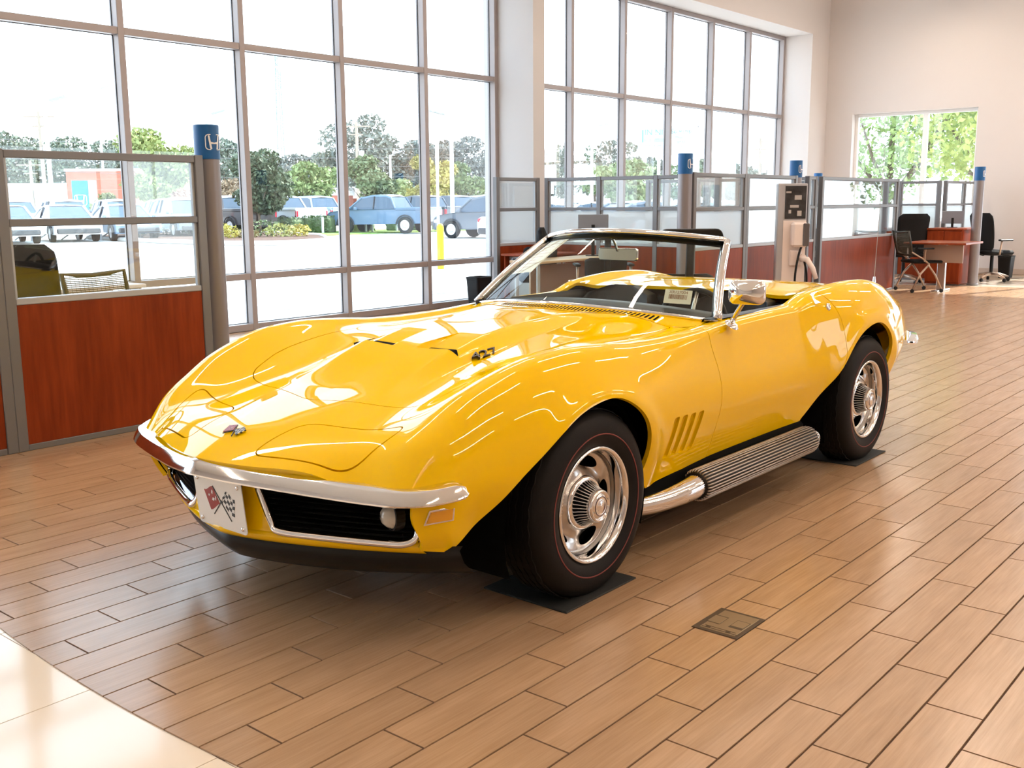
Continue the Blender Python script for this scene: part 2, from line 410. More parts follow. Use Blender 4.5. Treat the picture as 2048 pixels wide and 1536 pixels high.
# ------------------------------------------------------------------ glazed bays
def bay(name, xs, xe, mulls, zt, y=YG, dep=.13, label=None):
    root = struct(empty(name, (0, 0, 0)), label)
    fw = .066
    MB().cbox((xs, y, 0), (xe, y+dep, .075), .004).build('sill_rail', M_alu, root)
    MB().cbox((xs, y, zt-.07), (xe, y+dep, zt), .004).build('head_rail', M_alu, root)
    allm = [xs+fw/2]+list(mulls)+[xe-fw/2]
    for m in allm: MB().cbox((m-fw/2, y-.003, .0), (m+fw/2, y+dep, zt), .004).build('mullion', M_alu, root)
    zs = [.59, 3.0]
    for a, b in zip(allm, allm[1:]):
        for z in zs: MB().cbox((a+fw/2, y+.004, z-.034), (b-fw/2, y+dep, z+.034), .004).build('transom', M_alu, root)
        for z0, z1 in ((.075, zs[0]-.034), (zs[0]+.034, zs[1]-.034), (zs[1]+.034, zt-.07)):
            MB().box((a+fw/2, y+.100, z0), (b-fw/2, y+.106, z1)).build('pane', M_glass, root)
            g = .006   # black glazing gasket
            mb = MB(); mb.box((a+fw/2, y+.09, z0), (a+fw/2+g, y+.099, z1)).box((b-fw/2-g, y+.09, z0), (b-fw/2, y+.099, z1)).box((a+fw/2, y+.09, z0), (b-fw/2, y+.099, z0+g)).box((a+fw/2, y+.09, z1-g), (b-fw/2, y+.099, z1))
            mb.build('gasket', M_black, root)
    return root
bay('window_1', -4.2, W1E, [5.515+1.374*k for k in range(-7, 4)], 4.52, label='tall aluminium framed glass wall on the left')
bay('window_2', 11.26, 19.72, [12.72+1.388*k for k in range(5)], 4.52, label='second tall glass wall behind the cubicles')
def side_window(name, y0, y1, z0, z1, mulls, label, trans=()):
    root = struct(empty(name), label); x = X1+.16; f = .06
    fr = MB().box((x, y0, z0), (x+.08, y0+f, z1)).box((x, y1-f, z0), (x+.08, y1, z1)).box((x, y0+f, z0), (x+.08, y1-f, z0+f)).box((x, y0+f, z1-f), (x+.08, y1-f, z1))
    fr.build('frame', M_white, root, bevel=.004)
    for m in mulls: MB().cbox((x, m-.045, z0+f), (x+.08, m+.045, z1-f), .004).build('mullion', M_white, root)
    e = [y0+f]+list(mulls)+[y1-f]
    for a, b in zip(e, e[1:]): MB().box((x+.04, a, z0+f), (x+.046, b, z1-f)).build('pane', M_glass, root)
    for t in trans: MB().box((x+.005, y0+f, t-.03), (x+.075, y1-f, t+.03)).build('transom', M_white, root)
side_window('window_3', 5.95, 8.31, .95, 3.03, [6.94], 'white framed window with trees outside in the far wall')
side_window('window_4', .9, 4.55, .05, 4.3, [2.1, 3.3], 'tall sunlit entrance glazing in the far wall', (2.3,))
for i, (a, b) in enumerate(holes):
    root = struct(empty('window_%d' % (5+i)), 'glazing in the wall opposite the tall windows'); n = 4
    MB().box((a, Y0-.2, .5), (b, Y0-.12, .58)).box((a, Y0-.2, 2.92), (b, Y0-.12, 3.0)).build('frame', M_alu, root)
    for k in range(n+1):
        x = a+(b-a)*k/n; MB().box((x-.035, Y0-.2, .5), (x+.035, Y0-.12, 3.0)).build('mullion', M_alu, root)
    MB().box((a, Y0-.17, .5), (b, Y0-.164, 3.0)).build('pane', M_glass, root)
# low baseboard along the far wall
struct(MB().box((X1-.015, 4.6, 0), (X1, YI, .10)).build('baseboard_far', mat('baseboard', (.55, .45, .38), .5)))

# ------------------------------------------------------------------ ceiling lamps: long pendant strips
M_lamp = mat('lamp_diffuser', (1, .9, .8), .5, emit=(1.0, .82, .66), estr=33)
def strip(x, y):
    root = empty('strip_light', (x, y, ZC-.75)); tag(root, 'long pendant strip light hanging from the showroom ceiling', 'ceiling light', 'pendant strip lights')
    MB().cbox((-1.15, -.07, 0), (1.15, .07, .05), .01).build('housing', M_white, root)
    MB().box((-1.12, -.055, -.012), (1.12, .055, 0)).build('diffuser', M_lamp, root)
    for s in (-1, 1): MB().cyl((s*.9, 0, .05), (s*.9, 0, .75), .004, 6).build('cable', M_grey, root)
    return root
first = None
for y in (-6.5, -3.4, -.3, 2.8, 6.4):
    for x in (-4.5, -.6, 3.3, 7.2, 11.1, 15.0, 18.4):
        if (x < -2 and y < 5) or (x < 3 and -1 < y < 5): continue
        if first is None: first = strip(x, y)
        else:
            c = copy_tree(first); c.location = (x, y, ZC-.75)
# ================================================================== the yellow roadster
CAR = (2.863, 2.855, 0.0)     # front axle centre on the floor; local x runs to the tail, -y is the driver's side
car = empty('sports_car', CAR); tag(car, 'yellow classic convertible sports car with chrome bumper and side exhaust', 'car')
def paint_mat():
    m = mat('yellow_paint', (.96, .59, .0), .35, coat=.85, coat_rough=.012, spec=.0)
    return m
M_paint = paint_mat()
M_gap = mat('panel_gap_black', (.003, .003, .003), .9, spec=.1)
M_rubber = mat('tyre_rubber', (.007, .0055, .005), .6, spec=.25, bump=(300, .12))
M_cabin = mat('black_vinyl', (.009, .009, .010), .42, spec=.25, bump=(500, .15))
M_trimb = mat('black_trim', (.007, .007, .0075), .35, spec=.3)
M_redline = mat('red_sidewall_line', (.19, .035, .03), .6)
M_amber = mat('amber_lens', (.80, .36, .02), .2, coat=.5)

NF, NR = -1.03, 3.56
def fade_f(s): return np.clip((-.22-s)/(.81), 0, 1)
def fade_r(s): return np.clip((s-2.75)/(.81), 0, 1)**1.3
#        station, [ (y,z) of P1..P9 ], z0
ST = np.array([-1.03, -.90, -.75, -.60, -.45, -.30, -.15, .0, .2, .4, .6, .85, 1.1, 1.5, 1.75, 1.95, 2.15, 2.4, 2.6, 2.85, 3.1, 3.3, 3.45, 3.56])
Z0 = np.array([.572, .627, .661, .688, .713, .742, .771, .797, .826, .850, .874, .915, .91, .89, .89, .915, .925, .93, .925, .905, .873, .845, .828, .822])
Z2 = np.array([.556, .621, .657, .690, .722, .756, .788, .812, .832, .844, .855, .878, .885, .87, .875, .905, .918, .925, .921, .90, .868, .838, .82, .812])
YC = np.array([.690, .695, .703, .712, .720, .728, .733, .735, .735, .733, .731, .727, .720, .713, .713, .720, .728, .733, .730, .712, .68, .645, .615, .59])
ZCR = np.array([.541, .652, .722, .781, .820, .850, .869, .877, .868, .853, .848, .853, .866, .876, .880, .925, .946, .957, .953, .925, .872, .828, .80, .785])
Y5 = np.array([.716, .745, .763, .777, .787, .795, .800, .803, .800, .792, .783, .772, .762, .755, .758, .775, .795, .808, .806, .785, .75, .71, .675, .645])
Z5 = np.array([.512, .606, .672, .726, .764, .792, .810, .818, .811, .800, .797, .802, .812, .818, .820, .855, .875, .885, .881, .858, .815, .78, .755, .74])
Y6 = np.array([.724, .775, .805, .825, .840, .851, .859, .863, .858, .842, .822, .803, .788, .780, .786, .808, .835, .856, .857, .838, .80, .755, .715, .68])
Z6 = np.array([.470, .530, .575, .615, .645, .668, .682, .688, .688, .688, .688, .690, .694, .700, .705, .715, .725, .732, .730, .72, .70, .68, .665, .655])
Y7 = np.array([.720, .775, .808, .833, .851, .864, .873, .876, .870, .852, .832, .815, .806, .802, .806, .822, .845, .865, .868, .852, .815, .768, .726, .69])
Z7 = np.array([.430, .460, .490, .515, .535, .550, .560, .562, .562, .562, .562, .561, .560, .560, .561, .563, .567, .570, .570, .570, .57, .57, .57, .57])
Y8 = -0.014+np.array([.736, .780, .785, .812, .834, .850, .860, .862, .855, .838, .818, .801, .792, .788, .791, .803, .822, .842, .845, .828, .79, .74, .695, .655])
Z8 = np.array([.370, .375, .390, .400, .410, .418, .42, .42, .42, .42, .42, .42, .42, .42, .42, .42, .425, .43, .43, .435, .445, .455, .46, .46])
Y9 = -0.016+np.array([.722, .760, .765, .765, .790, .810, .820, .822, .815, .800, .782, .768, .760, .757, .760, .770, .785, .800, .803, .785, .74, .69, .64, .60])
Z9 = np.array([.328, .310, .297, .297, .297, .297, .297, .297, .297, .297, .297, .297, .297, .297, .297, .297, .300, .31, .32, .335, .355, .37, .38, .385])
def body_section_tables(s):
    f = lambda A: cspline(ST, A, s)
    g = lambda A: pchip(ST, A, s)
    z0, z2, yc, zc = f(Z0), f(Z2), g(YC), pchip(ST, ZCR, s)
    pts = [(0*s, z0), (.23+0*s, z0*.72+z2*.28), (.45+0*s, z2), (yc-.105, zc-.020-.10*(zc-z2)), (yc-.035, zc-.0035), (yc+.022, zc-.012), (g(Y5), g(Z5)), (g(Y6), g(Z6)), (g(Y7), g(Z7)), (g(Y8), g(Z8)), (g(Y9), g(Z9))]
    return pts
def hood_dome(x, y):
    h = pchip([-2, -.46, -.30, -.15, -.05, .15, .40, .62, .80, 3], [0, 0, .014, .040, .052, .049, .040, .024, 0, 0], x)
    a = np.abs(y); w = pchip([-2, -.4, 0, .8, 3], [.30, .34, .33, .27, .27], x)
    p = np.clip((w-a)/.115, 0, 1); p = p*p*(3-2*p)
    return h*p
def make_body(ns=560, nv=330):
    s = np.concatenate([np.linspace(NF, .35, 190), np.linspace(.35, NR, ns-189)[1:]])
    pts = body_section_tables(s)                      # each (ns,)
    P = np.stack([np.stack(p, -1) for p in pts], 1)   # ns,K,2
    # piecewise cubic through the control points, chord-length parameter
    d = np.sqrt(((P[:, 1:]-P[:, :-1])**2).sum(-1)).mean(0); t = np.concatenate([[0], np.cumsum(d)]); t /= t[-1]
    tv = np.linspace(0, 1, nv//2+1)
    # denser near the crest
    H = np.zeros((len(s), len(tv), 2))
    for i in range(len(s)):
        ext_t = np.concatenate([[-t[1]], t]); 
        for k in range(2):
            yy = P[i, :, k]; ext = np.concatenate([[yy[1] if k else -yy[1]], yy])
            H[i, :, k] = cspline(ext_t, ext, tv)
    # crisp crease along the body side (knuckle line)
    full = np.concatenate([H[:, :0:-1]*np.array([-1, 1]), H], 1)     # -y side first (bottom left ... centre ... bottom right)
    X = s[:, None]+fade_f(s)[:, None]*.238*(np.abs(full[..., 0])/.70)**1.4 - fade_r(s)[:, None]*.115*(np.abs(full[..., 0])/.70)**2.2
    lowz = np.clip((.47-full[..., 1])/.14, 0, 1)**1.6; X = X+.060*lowz*np.clip((-.55-s)/.48, 0, 1)[:, None]     # nose corner rolls under
    G = np.stack([X, full[..., 0], full[..., 1]], -1)
    top = np.abs(G[..., 1]) < .60
    G[..., 2] += np.where(top, hood_dome(G[..., 0], G[..., 1]), 0)
    # flared wheel-arch lips
    for cx, cz, R in ((.02, .33, .385), (2.47, .345, .41)):
        r = np.hypot(G[..., 0]-cx, (G[..., 2]-cz)); side = (np.abs(G[..., 1]) > .72) & (G[..., 2] < .80)
        fl_ = np.exp(-((r-R)/.055)**2)*.013
        G[..., 1] += np.where(side, np.sign(G[..., 1])*fl_, 0)
    return s, G
def grid_normals(G):
    du = np.gradient(G, axis=0); dv = np.gradient(G, axis=1); N = np.cross(dv, du); N /= np.linalg.norm(N, axis=-1, keepdims=True)+1e-12
    return N
def seg_sdf(px, py, poly):
    """signed distance to a closed polygon (negative inside), vectorised"""
    poly = np.asarray(poly, float); d2 = np.full(px.shape, 1e9); ins = np.zeros(px.shape, bool); n = len(poly)
    for i in range(n):
        a, b = poly[i], poly[(i+1) % n]; e = b-a; wx, wy = px-a[0], py-a[1]
        t = np.clip((wx*e[0]+wy*e[1])/(e@e+1e-12), 0, 1); d2 = np.minimum(d2, (wx-e[0]*t)**2+(wy-e[1]*t)**2)
        c = ((a[1] > py) != (b[1] > py)) & (px < (b[0]-a[0])*(py-a[1])/(b[1]-a[1]+1e-12)+a[0]); ins ^= c
    return np.where(ins, -1, 1)*np.sqrt(d2)
def round_poly(poly, r, n=6):
    """round the corners of a polygon; r scalar or per-vertex"""
    out = []; m = len(poly); poly = [Vector((p[0], p[1], 0)) for p in poly]; rs = r if hasattr(r, '__len__') else [r]*m
    for i in range(m):
        p, a, b = poly[i], poly[i-1], poly[(i+1) % m]; u = (a-p); v = (b-p); lu, lv = u.length, v.length; u.normalize(); v.normalize()
        k = min(rs[i], lu*.48, lv*.48)
        if k < 1e-4: out.append((p.x, p.y)); continue
        p0, p1 = p+u*k, p+v*k
        for j in range(n+1):
            t = j/n; q = p0*(1-t)**2+p*2*t*(1-t)+p1*t*t; out.append((q.x, q.y))
    return out
def spline_poly(pts, n=6):
    pts = np.asarray(pts, float); m = len(pts); t = np.arange(m); tt = np.linspace(0, m-1, (m-1)*n+1)
    return np.stack([cspline(t, pts[:, 0], tt), cspline(t, pts[:, 1], tt)], -1)
class Sheet:
    """triangle sheet with smooth normals that can be trimmed by scalar fields"""
    def __init__(s, V, N, T): s.V, s.N, s.T = V, N, T
    @staticmethod
    def grid(G, N):
        m, n = G.shape[:2]; i = np.arange(m*n).reshape(m, n)
        a, b, c, d = i[:-1, :-1].ravel(), i[:-1, 1:].ravel(), i[1:, 1:].ravel(), i[1:, :-1].ravel()
        return Sheet(G.reshape(-1, 3), N.reshape(-1, 3), np.concatenate([np.stack([a, b, c], -1), np.stack([a, c, d], -1)]))
    def clip(s, g, keep_neg=True):
        g = g if keep_neg else -g; V, N, T = s.V, s.N, s.T
        neg = g[T] < 0; cnt = neg.sum(1); keepT = [T[cnt == 3]]; newV, newN = [], []; base = len(V); cache = {}
        def cut(i, j):
            k = (i, j) if i < j else (j, i)
            if k not in cache:
                t = g[k[0]]/(g[k[0]]-g[k[1]]); newV.append(V[k[0]]*(1-t)+V[k[1]]*t); nn = N[k[0]]*(1-t)+N[k[1]]*t; newN.append(nn); cache[k] = base+len(newV)-1
            return cache[k]
        extra = []
        for tri, ng, c in zip(T[(cnt > 0) & (cnt < 3)], neg[(cnt > 0) & (cnt < 3)], cnt[(cnt > 0) & (cnt < 3)]):
            if c == 1:
                k = int(np.argmax(ng)); a, b, d = tri[k], tri[(k+1) % 3], tri[(k+2) % 3]; extra.append((a, cut(a, b), cut(a, d)))
            else:
                k = int(np.argmin(ng)); a, b, d = tri[k], tri[(k+1) % 3], tri[(k+2) % 3]; ab, ad = cut(a, b), cut(a, d); extra += [(ab, b, d), (ab, d, ad)]
        V2 = np.concatenate([V, np.array(newV).reshape(-1, 3)]); N2 = np.concatenate([N, np.array(newN).reshape(-1, 3)])
        T2 = np.concatenate(keepT+([np.array(extra)] if extra else []))
        used, inv = np.unique(T2, return_inverse=True)
        return Sheet(V2[used], N2[used], inv.reshape(-1, 3))
    def build(s, name, m, parent, skirt=.014, offset=0.0, skirt_dir=None):
        V = s.V+s.N*offset if offset else s.V; N = s.N/(np.linalg.norm(s.N, axis=1, keepdims=True)+1e-12); T = s.T
        n0 = len(V); Vs, Ns, Ts = [V], [N], [T]
        if skirt:
            E = np.concatenate([T[:, [0, 1]], T[:, [1, 2]], T[:, [2, 0]]]); key = np.sort(E, 1); k1 = key[:, 0].astype(np.int64)*n0+key[:, 1]
            u, idx, ct = np.unique(k1, return_index=True, return_counts=True); B = E[idx[ct == 1]]
            a, b = B[:, 0], B[:, 1]; fn = np.cross(V[b]-V[a], -N[a]); fn /= np.linalg.norm(fn, axis=1, keepdims=True)+1e-12
            q = len(B); o = n0
            dn = -N if skirt_dir is None else np.broadcast_to(np.asarray(skirt_dir, float), N.shape)
            Vs += [V[a], V[b], V[b]+dn[b]*skirt, V[a]+dn[a]*skirt]; fo = -fn; Ns += [fo]*4
            r = np.arange(q); Ts += [np.stack([o+r+q, o+r, o+r+3*q], -1), np.stack([o+r+q, o+r+3*q, o+r+2*q], -1)]
        V, N, T = np.concatenate(Vs), np.concatenate(Ns), np.concatenate(Ts)
        me = bpy.data.meshes.new(name); me.vertices.add(len(V)); me.vertices.foreach_set('co', V.ravel()); me.loops.add(len(T)*3); me.loops.foreach_set('vertex_index', T.ravel().astype(np.int32))
        me.polygons.add(len(T)); me.polygons.foreach_set('loop_start', np.arange(0, len(T)*3, 3, dtype=np.int32)); me.update(calc_edges=True)
        me.polygons.foreach_set('use_smooth', [True]*len(T)); me.normals_split_custom_set_from_vertices(N.astype(np.float32)); me.materials.append(m)
        o_ = bpy.data.objects.new(name, me); col.objects.link(o_); o_.parent = parent; return o_

_s, G_body = make_body(); N_body = grid_normals(G_body)
if N_body[200, N_body.shape[1]//2, 2] < 0: N_body = -N_body
sheet = Sheet.grid(G_body, N_body)
def orient(sh):
    a, b, c = sh.V[sh.T[:, 0]], sh.V[sh.T[:, 1]], sh.V[sh.T[:, 2]]; fn = np.cross(b-a, c-a); f = (fn*sh.N[sh.T[:, 0]]).sum(1) < 0
    sh.T[f] = sh.T[f][:, ::-1]; return sh
sheet = orient(sheet)
WB0, WBZ = (.84, .286), (.935, -.063)       # windshield base curve x = a+b t^2, t=y/.69
def ws_base(y): t = np.asarray(y)/.69; return WB0[0]+WB0[1]*t*t, WBZ[0]+WBZ[1]*t*t
def ws_top(y): t = np.asarray(y)/.52; return 1.28+.217*t*t, 1.22-.041*t*t
half = lambda L_: list(L_)+[(x, -y) for x, y in reversed(L_) if abs(y) > 1e-6]
HOOD = round_poly(half([(-.575, 0), (-.462, .49), (-.30, .53), (.15, .555), (.93, .572), (.80, .30), (.715, 0)]), [.05, .07, .02, .02, .02, .02, .02, .02, .02, .02, .02, .07])
LID_R = round_poly([(-.950, .175), (-.850, .520), (-.622, .565), (-.732, .19)], [.045, .075, .06, .06], 8)
LID_L = [(x, -y) for x, y in LID_R]
cock = [(ws_base(y)[0]+.03, y) for y in np.linspace(-.645, .645, 15)]
COCK = cock+round_poly([(1.25, .665), (1.78, .665), (1.985, .672), (1.985, -.700), (1.78, -.665), (1.25, -.665)], [0, .02, .10, .10, .02, 0])
ARCH_F = spline_poly([(-.80, .15), (-.70, .262), (-.595, .345), (-.495, .43), (-.415, .505), (-.345, .56), (-.235, .632), (-.115, .682), (.01, .703), (.115, .694), (.215, .645), (.290, .573), (.328, .49), (.333, .41), (.315, .335), (.295, .27), (.27, .12)])
ARCH_R = spline_poly([(1.78, .12), (1.845, .29), (1.885, .335), (1.985, .425), (2.105, .533), (2.215, .640), (2.345, .712), (2.50, .738), (2.61, .718), (2.70, .656), (2.74, .573), (2.735, .49), (2.70, .40), (2.67, .3), (2.64, .12)])
DOOR = round_poly([(.945, .96), (.900, .80), (.940, .66), (.948, .54), (.930, .28), (1.885, .28), (2.05, .42), (2.125, .53), (2.15, .642), (2.145, .767), (2.085, .874), (2.01, .925), (1.99, 1.02), (1.2, 1.02)], [.0, .06, .06, .06, .0, .02, .08, .08, .08, .08, .06, .02, 0, 0])
VENTS = []
for k in range(4):
    xb = .485+.0735*k; zb = .392-.004*k; VENTS.append(round_poly([(xb, zb), (xb+.046, zb), (xb+.089, zb+.158), (xb+.043, zb+.158)], .010, 3))
def gXY(poly): return lambda V: seg_sdf(V[:, 0], V[:, 1], poly)
def gXZ(poly, side):      # only on the flank of that side
    return lambda V: np.maximum(seg_sdf(V[:, 0], V[:, 2], poly), .665-side*V[:, 1])
def cutout(sh, g, gap): return sh.clip(g(sh.V)-gap, keep_neg=False)
def piece(sh, g, gap): return sh.clip(g(sh.V)+gap, keep_neg=True)
GP = .0016
body = sheet
for sgn in (-1, 1):
    for A in (ARCH_F, ARCH_R): body = cutout(body, lambda V, A=A, s=sgn: np.maximum(seg_sdf(V[:, 0], V[:, 2], A), .60-s*V[:, 1]), 0)
shell = body
for g, gp in ((gXY(HOOD), .002), (gXY(LID_L), .0026), (gXY(LID_R), .0026), (gXY(COCK), GP)): body = cutout(body, g, gp)
for sgn in (-1, 1):
    body = cutout(body, gXZ(DOOR, sgn), GP)
    for v in VENTS: body = cutout(body, lambda V, v=v, s=sgn: np.maximum(seg_sdf(V[:, 0], V[:, 2], v), .7-s*V[:, 1]), 0)
body_o = body.build('body_shell', M_paint, car, .018)
hood = piece(shell, gXY(HOOD), GP)
# two scoop pockets pressed into the dome: sharp lip in front, floor ramping up to the rear
def pocket(V):
    x, a = V[:, 0], np.abs(V[:, 1]); t = np.clip((x+.10)/.235, 0, 1)
    w = np.clip(np.minimum(a-.055, .285-a)/.035, 0, 1); w = w*w*(3-2*w); on = (x > -.10) & (x < .135)
    return np.where(on, -.030*(1-t)**1.2*w, 0)
POCKETS = [round_poly([(-.100, s*.05), (-.085, s*.29), (.135, s*.26), (.135, s*.09)], .015) for s in (-1, 1)]
lid_top = hood
for p in POCKETS: lid_top = cutout(lid_top, gXY(p), 0)
hood_o = lid_top.build('hood', M_paint, car, .016)
for p in POCKETS:
    q = piece(hood, gXY(p), 0); dz = pocket(q.V); V = q.V.copy(); V[:, 2] += dz
    # normals of the pressed floor
    e = 1e-3; gx = (pocket(q.V+[e, 0, 0])-pocket(q.V-[e, 0, 0]))/(2*e); gy = (pocket(q.V+[0, e, 0])-pocket(q.V-[0, e, 0]))/(2*e); gx = np.clip(gx, -.3, .3)
    N = q.N/np.abs(q.N[:, 2:3])-np.stack([gx, gy, 0*gx], -1); N /= np.linalg.norm(N, axis=1, keepdims=True)
    Sheet(V, N, q.T).build('scoop_pocket', M_paint, hood_o, 0)
    # dark slot under the lip
    y0, y1 = p[0][1], p[len(p)//2][1]
for s in (-1, 1):
    ya, yb = s*.06, s*.278; mb = MB(); n = 14; row0, row1 = [], []
    for k in range(n+1):
        y = ya+(yb-ya)*k/n; xx = -.0985+.0125*k/n
        i = np.argmin((G_body[..., 0]-xx)**2+(G_body[..., 1]-y)**2); z = G_body.reshape(-1, 3)[i, 2]; row0.append((xx, y, z-.003)); row1.append((xx+.004, y, z-.034))
    mb.grid([row0, row1]); mb.build('scoop_slot', M_gap, hood_o)
for nm, L_ in (('headlight_door', LID_L), ('headlight_door', LID_R)):
    piece(shell, gXY(L_), .0026).build(nm, M_paint, car, .016)
doors = {}
for sgn in (-1, 1): doors[sgn] = piece(shell, gXZ(DOOR, sgn), GP).build('door', M_paint, car, .018)
# side gills: recessed ramps behind the front wheels
def flank(x, z, sgn):
    D = (G_body[..., 0]-x)**2+(G_body[..., 2]-z)**2+np.where(sgn*G_body[..., 1] > .6, 0, 9); return G_body.reshape(-1, 3)[np.argmin(D), 1]
for sgn in (-1, 1):
    for v in VENTS:
        mb = MB(); n = len(v); xs = [p[0] for p in v]; zs = [p[1] for p in v]
        outer = [(x, flank(x, z, sgn), z) for x, z in v]
        def depth(x, z):
            xl = min(xs)+(z-min(zs))/(max(zs)-min(zs))*.043; return .004+.044*min(1.0, 1.7*float(np.clip(1-(x-xl)/.046, 0, 1)))
        inner = [(x, y-sgn*depth(x, z), z) for x, y, z in outer]
        mb.add(outer+inner, [(i, (i+1) % n, n+(i+1) % n, n+i) for i in range(n)]+[tuple(range(n, 2*n))])
        mb.build('side_vent', M_paint, car)
# added black sheet under the skin, painting the shade inside the panel gaps
inner = shell
for g in (gXY(COCK),): inner = cutout(inner, g, .02)
inner.build('gap_shade_sheet', M_gap, car, 0, offset=-.020)

# ---- wheel wells, underbody
for sgn in (-1, 1):
    for cx, r in ((.0, .40), (2.48, .41)):
        mb = MB(); n = 28; pr = []
        for k in range(n+1):
            a = math.pi*(-.12+1.24*k/n); pr.append((cx+r*math.cos(a)*(1.12 if math.cos(a) < 0 else .95), .31+r*math.sin(a)*.98))
        mb.grid([[(x, sgn*.80, z) for x, z in pr], [(x, sgn*.42, z) for x, z in pr]])
        mb.add([(cx, sgn*.42, .31)]+[(x, sgn*.42, z) for x, z in pr], [(0, i+1, i+2) for i in range(n)])
        mb.build('wheel_well', M_gap, car)
MB().box((-.55, -.44, .16), (3.25, .44, .36)).box((.38, -.73, .235), (1.86, .73, .33)).box((2.76, -.6, .3), (3.3, .6, .4)).build('underbody', M_gap, car)
for s in (-1, 1):
    MB().cbox((.34, s*.70, .205), (1.88, s*.765, .305), .015).build('rocker_panel', M_gap, car)

# ---- tail
mb = MB(); rows = []
e = G_body[-1]; k0, k1 = 0, len(e)
zt = e[:, 2]
top_i = [i for i in range(len(e))]
prof = [(1.0, 0, 0), (.985, -.055, -.03), (.97, -.075, -.10), (.955, -.06, -.22), (.93, -.03, -.33), (.9, .0, -.40)]
for (sc, dx, dz) in prof:
    rows.append([(x+dx*(1-.3*abs(y)), y*sc, max(z+dz, min(z, .40))) for x, y, z in e])
mb.grid(rows); mb.build('tail_panel', M_paint, car, smooth=True)
for s in (-1, 1):
    for k, y in enumerate((.33, .52)):
        M = Matrix.Translation((3.475-.03*k, s*y, .64))@Matrix.Rotation(math.radians(90), 4, 'Y')
        MB().lathe([(0, .03), (.05, .028), (.072, .015), (.078, 0), (.078, -.03)], 24, M).build('tail_lamp', mat('red_lens', (.35, .01, .01), .15, coat=.6), car, smooth=True)

# ---- chrome bumpers
def sweep(path, prof, name, m, parent, closed_prof=True, smooth=True, angle=40):
    """prof in (outward, up); path points with outward normal from the plan tangent"""
    path = [Vector(p) for p in path]; rows = []
    for i, p in enumerate(path):
        t = path[min(i+1, len(path)-1)]-path[max(i-1, 0)]; t.z = 0; t.normalize(); n = Vector((-t.y, t.x, 0))
        pr = prof(i/(len(path)-1)) if callable(prof) else prof
        rows.append([p+n*a+Vector((0, 0, b)) for a, b in pr])
    if closed_prof: rows = [r+[r[0]] for r in rows]
    mb = MB(); mb.grid(rows); k = len(rows[0])-(1 if closed_prof else 0)
    return mb.build(name, m, parent, smooth=smooth, angle=angle)
def bumper_path():
    y = [0, .15, .30, .45, .59, .70, .752, .785, .806, .820, .827]
    x = [-1.045, -1.012, -.970, -.922, -.871, -.820, -.785, -.745, -.705, -.672, -.648]
    z = [.539, .531, .525, .518, .511, .506, .508, .511, .515, .518, .520]
    t = np.linspace(0, 10, 61); R_ = [(a, b, c) for a, b, c in zip(np.interp(t, range(11), x)*.3+pchip(range(11), x, t)*.7, np.interp(t, range(11), y)*.3+pchip(range(11), y, t)*.7, pchip(range(11), z, t))]
    return [(a, -b, c) for a, b, c in R_[:0:-1]]+R_
def bump_prof(t):
    base = [(-.050, .030), (-.012, .031), (.004, .025), (.017, .004), (.023, -.010), (.022, -.015), (.012, -.017), (.004, -.021), (-.006, -.026), (-.050, -.026)]
    t = abs(t-.5)*2; k = 1.0 if t < .84 else max(.10, math.sqrt(max(0, 1-((t-.84)/.16)**2.4)))
    return [(a*(.35+.65*k), b*k) for a, b in base]
sweep(bumper_path(), bump_prof, 'front_bumper', M_chrome, car, angle=28)
for sg in (-1, 1):
    rp = [(3.20, sg*.800, .555), (3.28, sg*.790, .555), (3.37, sg*.765, .555), (3.44, sg*.735, .555), (3.50, sg*.69, .555), (3.53, sg*.60, .555), (3.545, sg*.45, .555), (3.55, sg*.30, .555)]
    def rprof(t): k = min(1, max(.15, math.sqrt(min(1, t/.15)))); return [(sg*a, b*k) for a, b in [(-.01, .03), (.022, .026), (.032, .008), (.030, -.012), (.018, -.028), (-.01, -.03)]]
    sweep(rp, rprof, 'rear_bumper', M_chrome, car)

# ---- front fascia: grille mouths, chrome surrounds, lower valance and air dam
def nose_x(y, base): return base+.25*(abs(y)/.70)**1.35
fas = MB()
ys = np.linspace(-.70, .70, 57)
# upper strip right under the bumper (dark) and the lower body-coloured valance
MB().grid([[(nose_x(y, -.985), y, .50) for y in ys], [(nose_x(y, -.93), y, .495) for y in ys]]).build('bumper_filler', M_gap, car)
val = []; ys_all = ys; ys = np.linspace(-.690, .690, 57)
for b, z in ((-.955, .345), (-.968, .336), (-.965, .322), (-.945, .306), (-.90, .296)):
    val.append([(nose_x(y, b)+.012*(abs(y)/.7)**4, y, z-.010*(1-(abs(y)/.7)**2)) for y in ys])
MB().grid(val).build('front_valance', M_paint, car, smooth=True)
ys = ys_all; dam = []
for b, z in ((-.93, .302), (-.945, .29), (-.925, .245), (-.885, .205), (-.86, .200)):
    dam.append([(nose_x(y, b)+.02*(abs(y)/.78)**4, y, z+.03*(abs(y)/.78)**3) for y in np.linspace(-.78, .78, 61)])
MB().grid(dam).build('air_dam', M_trimb, car, smooth=True)
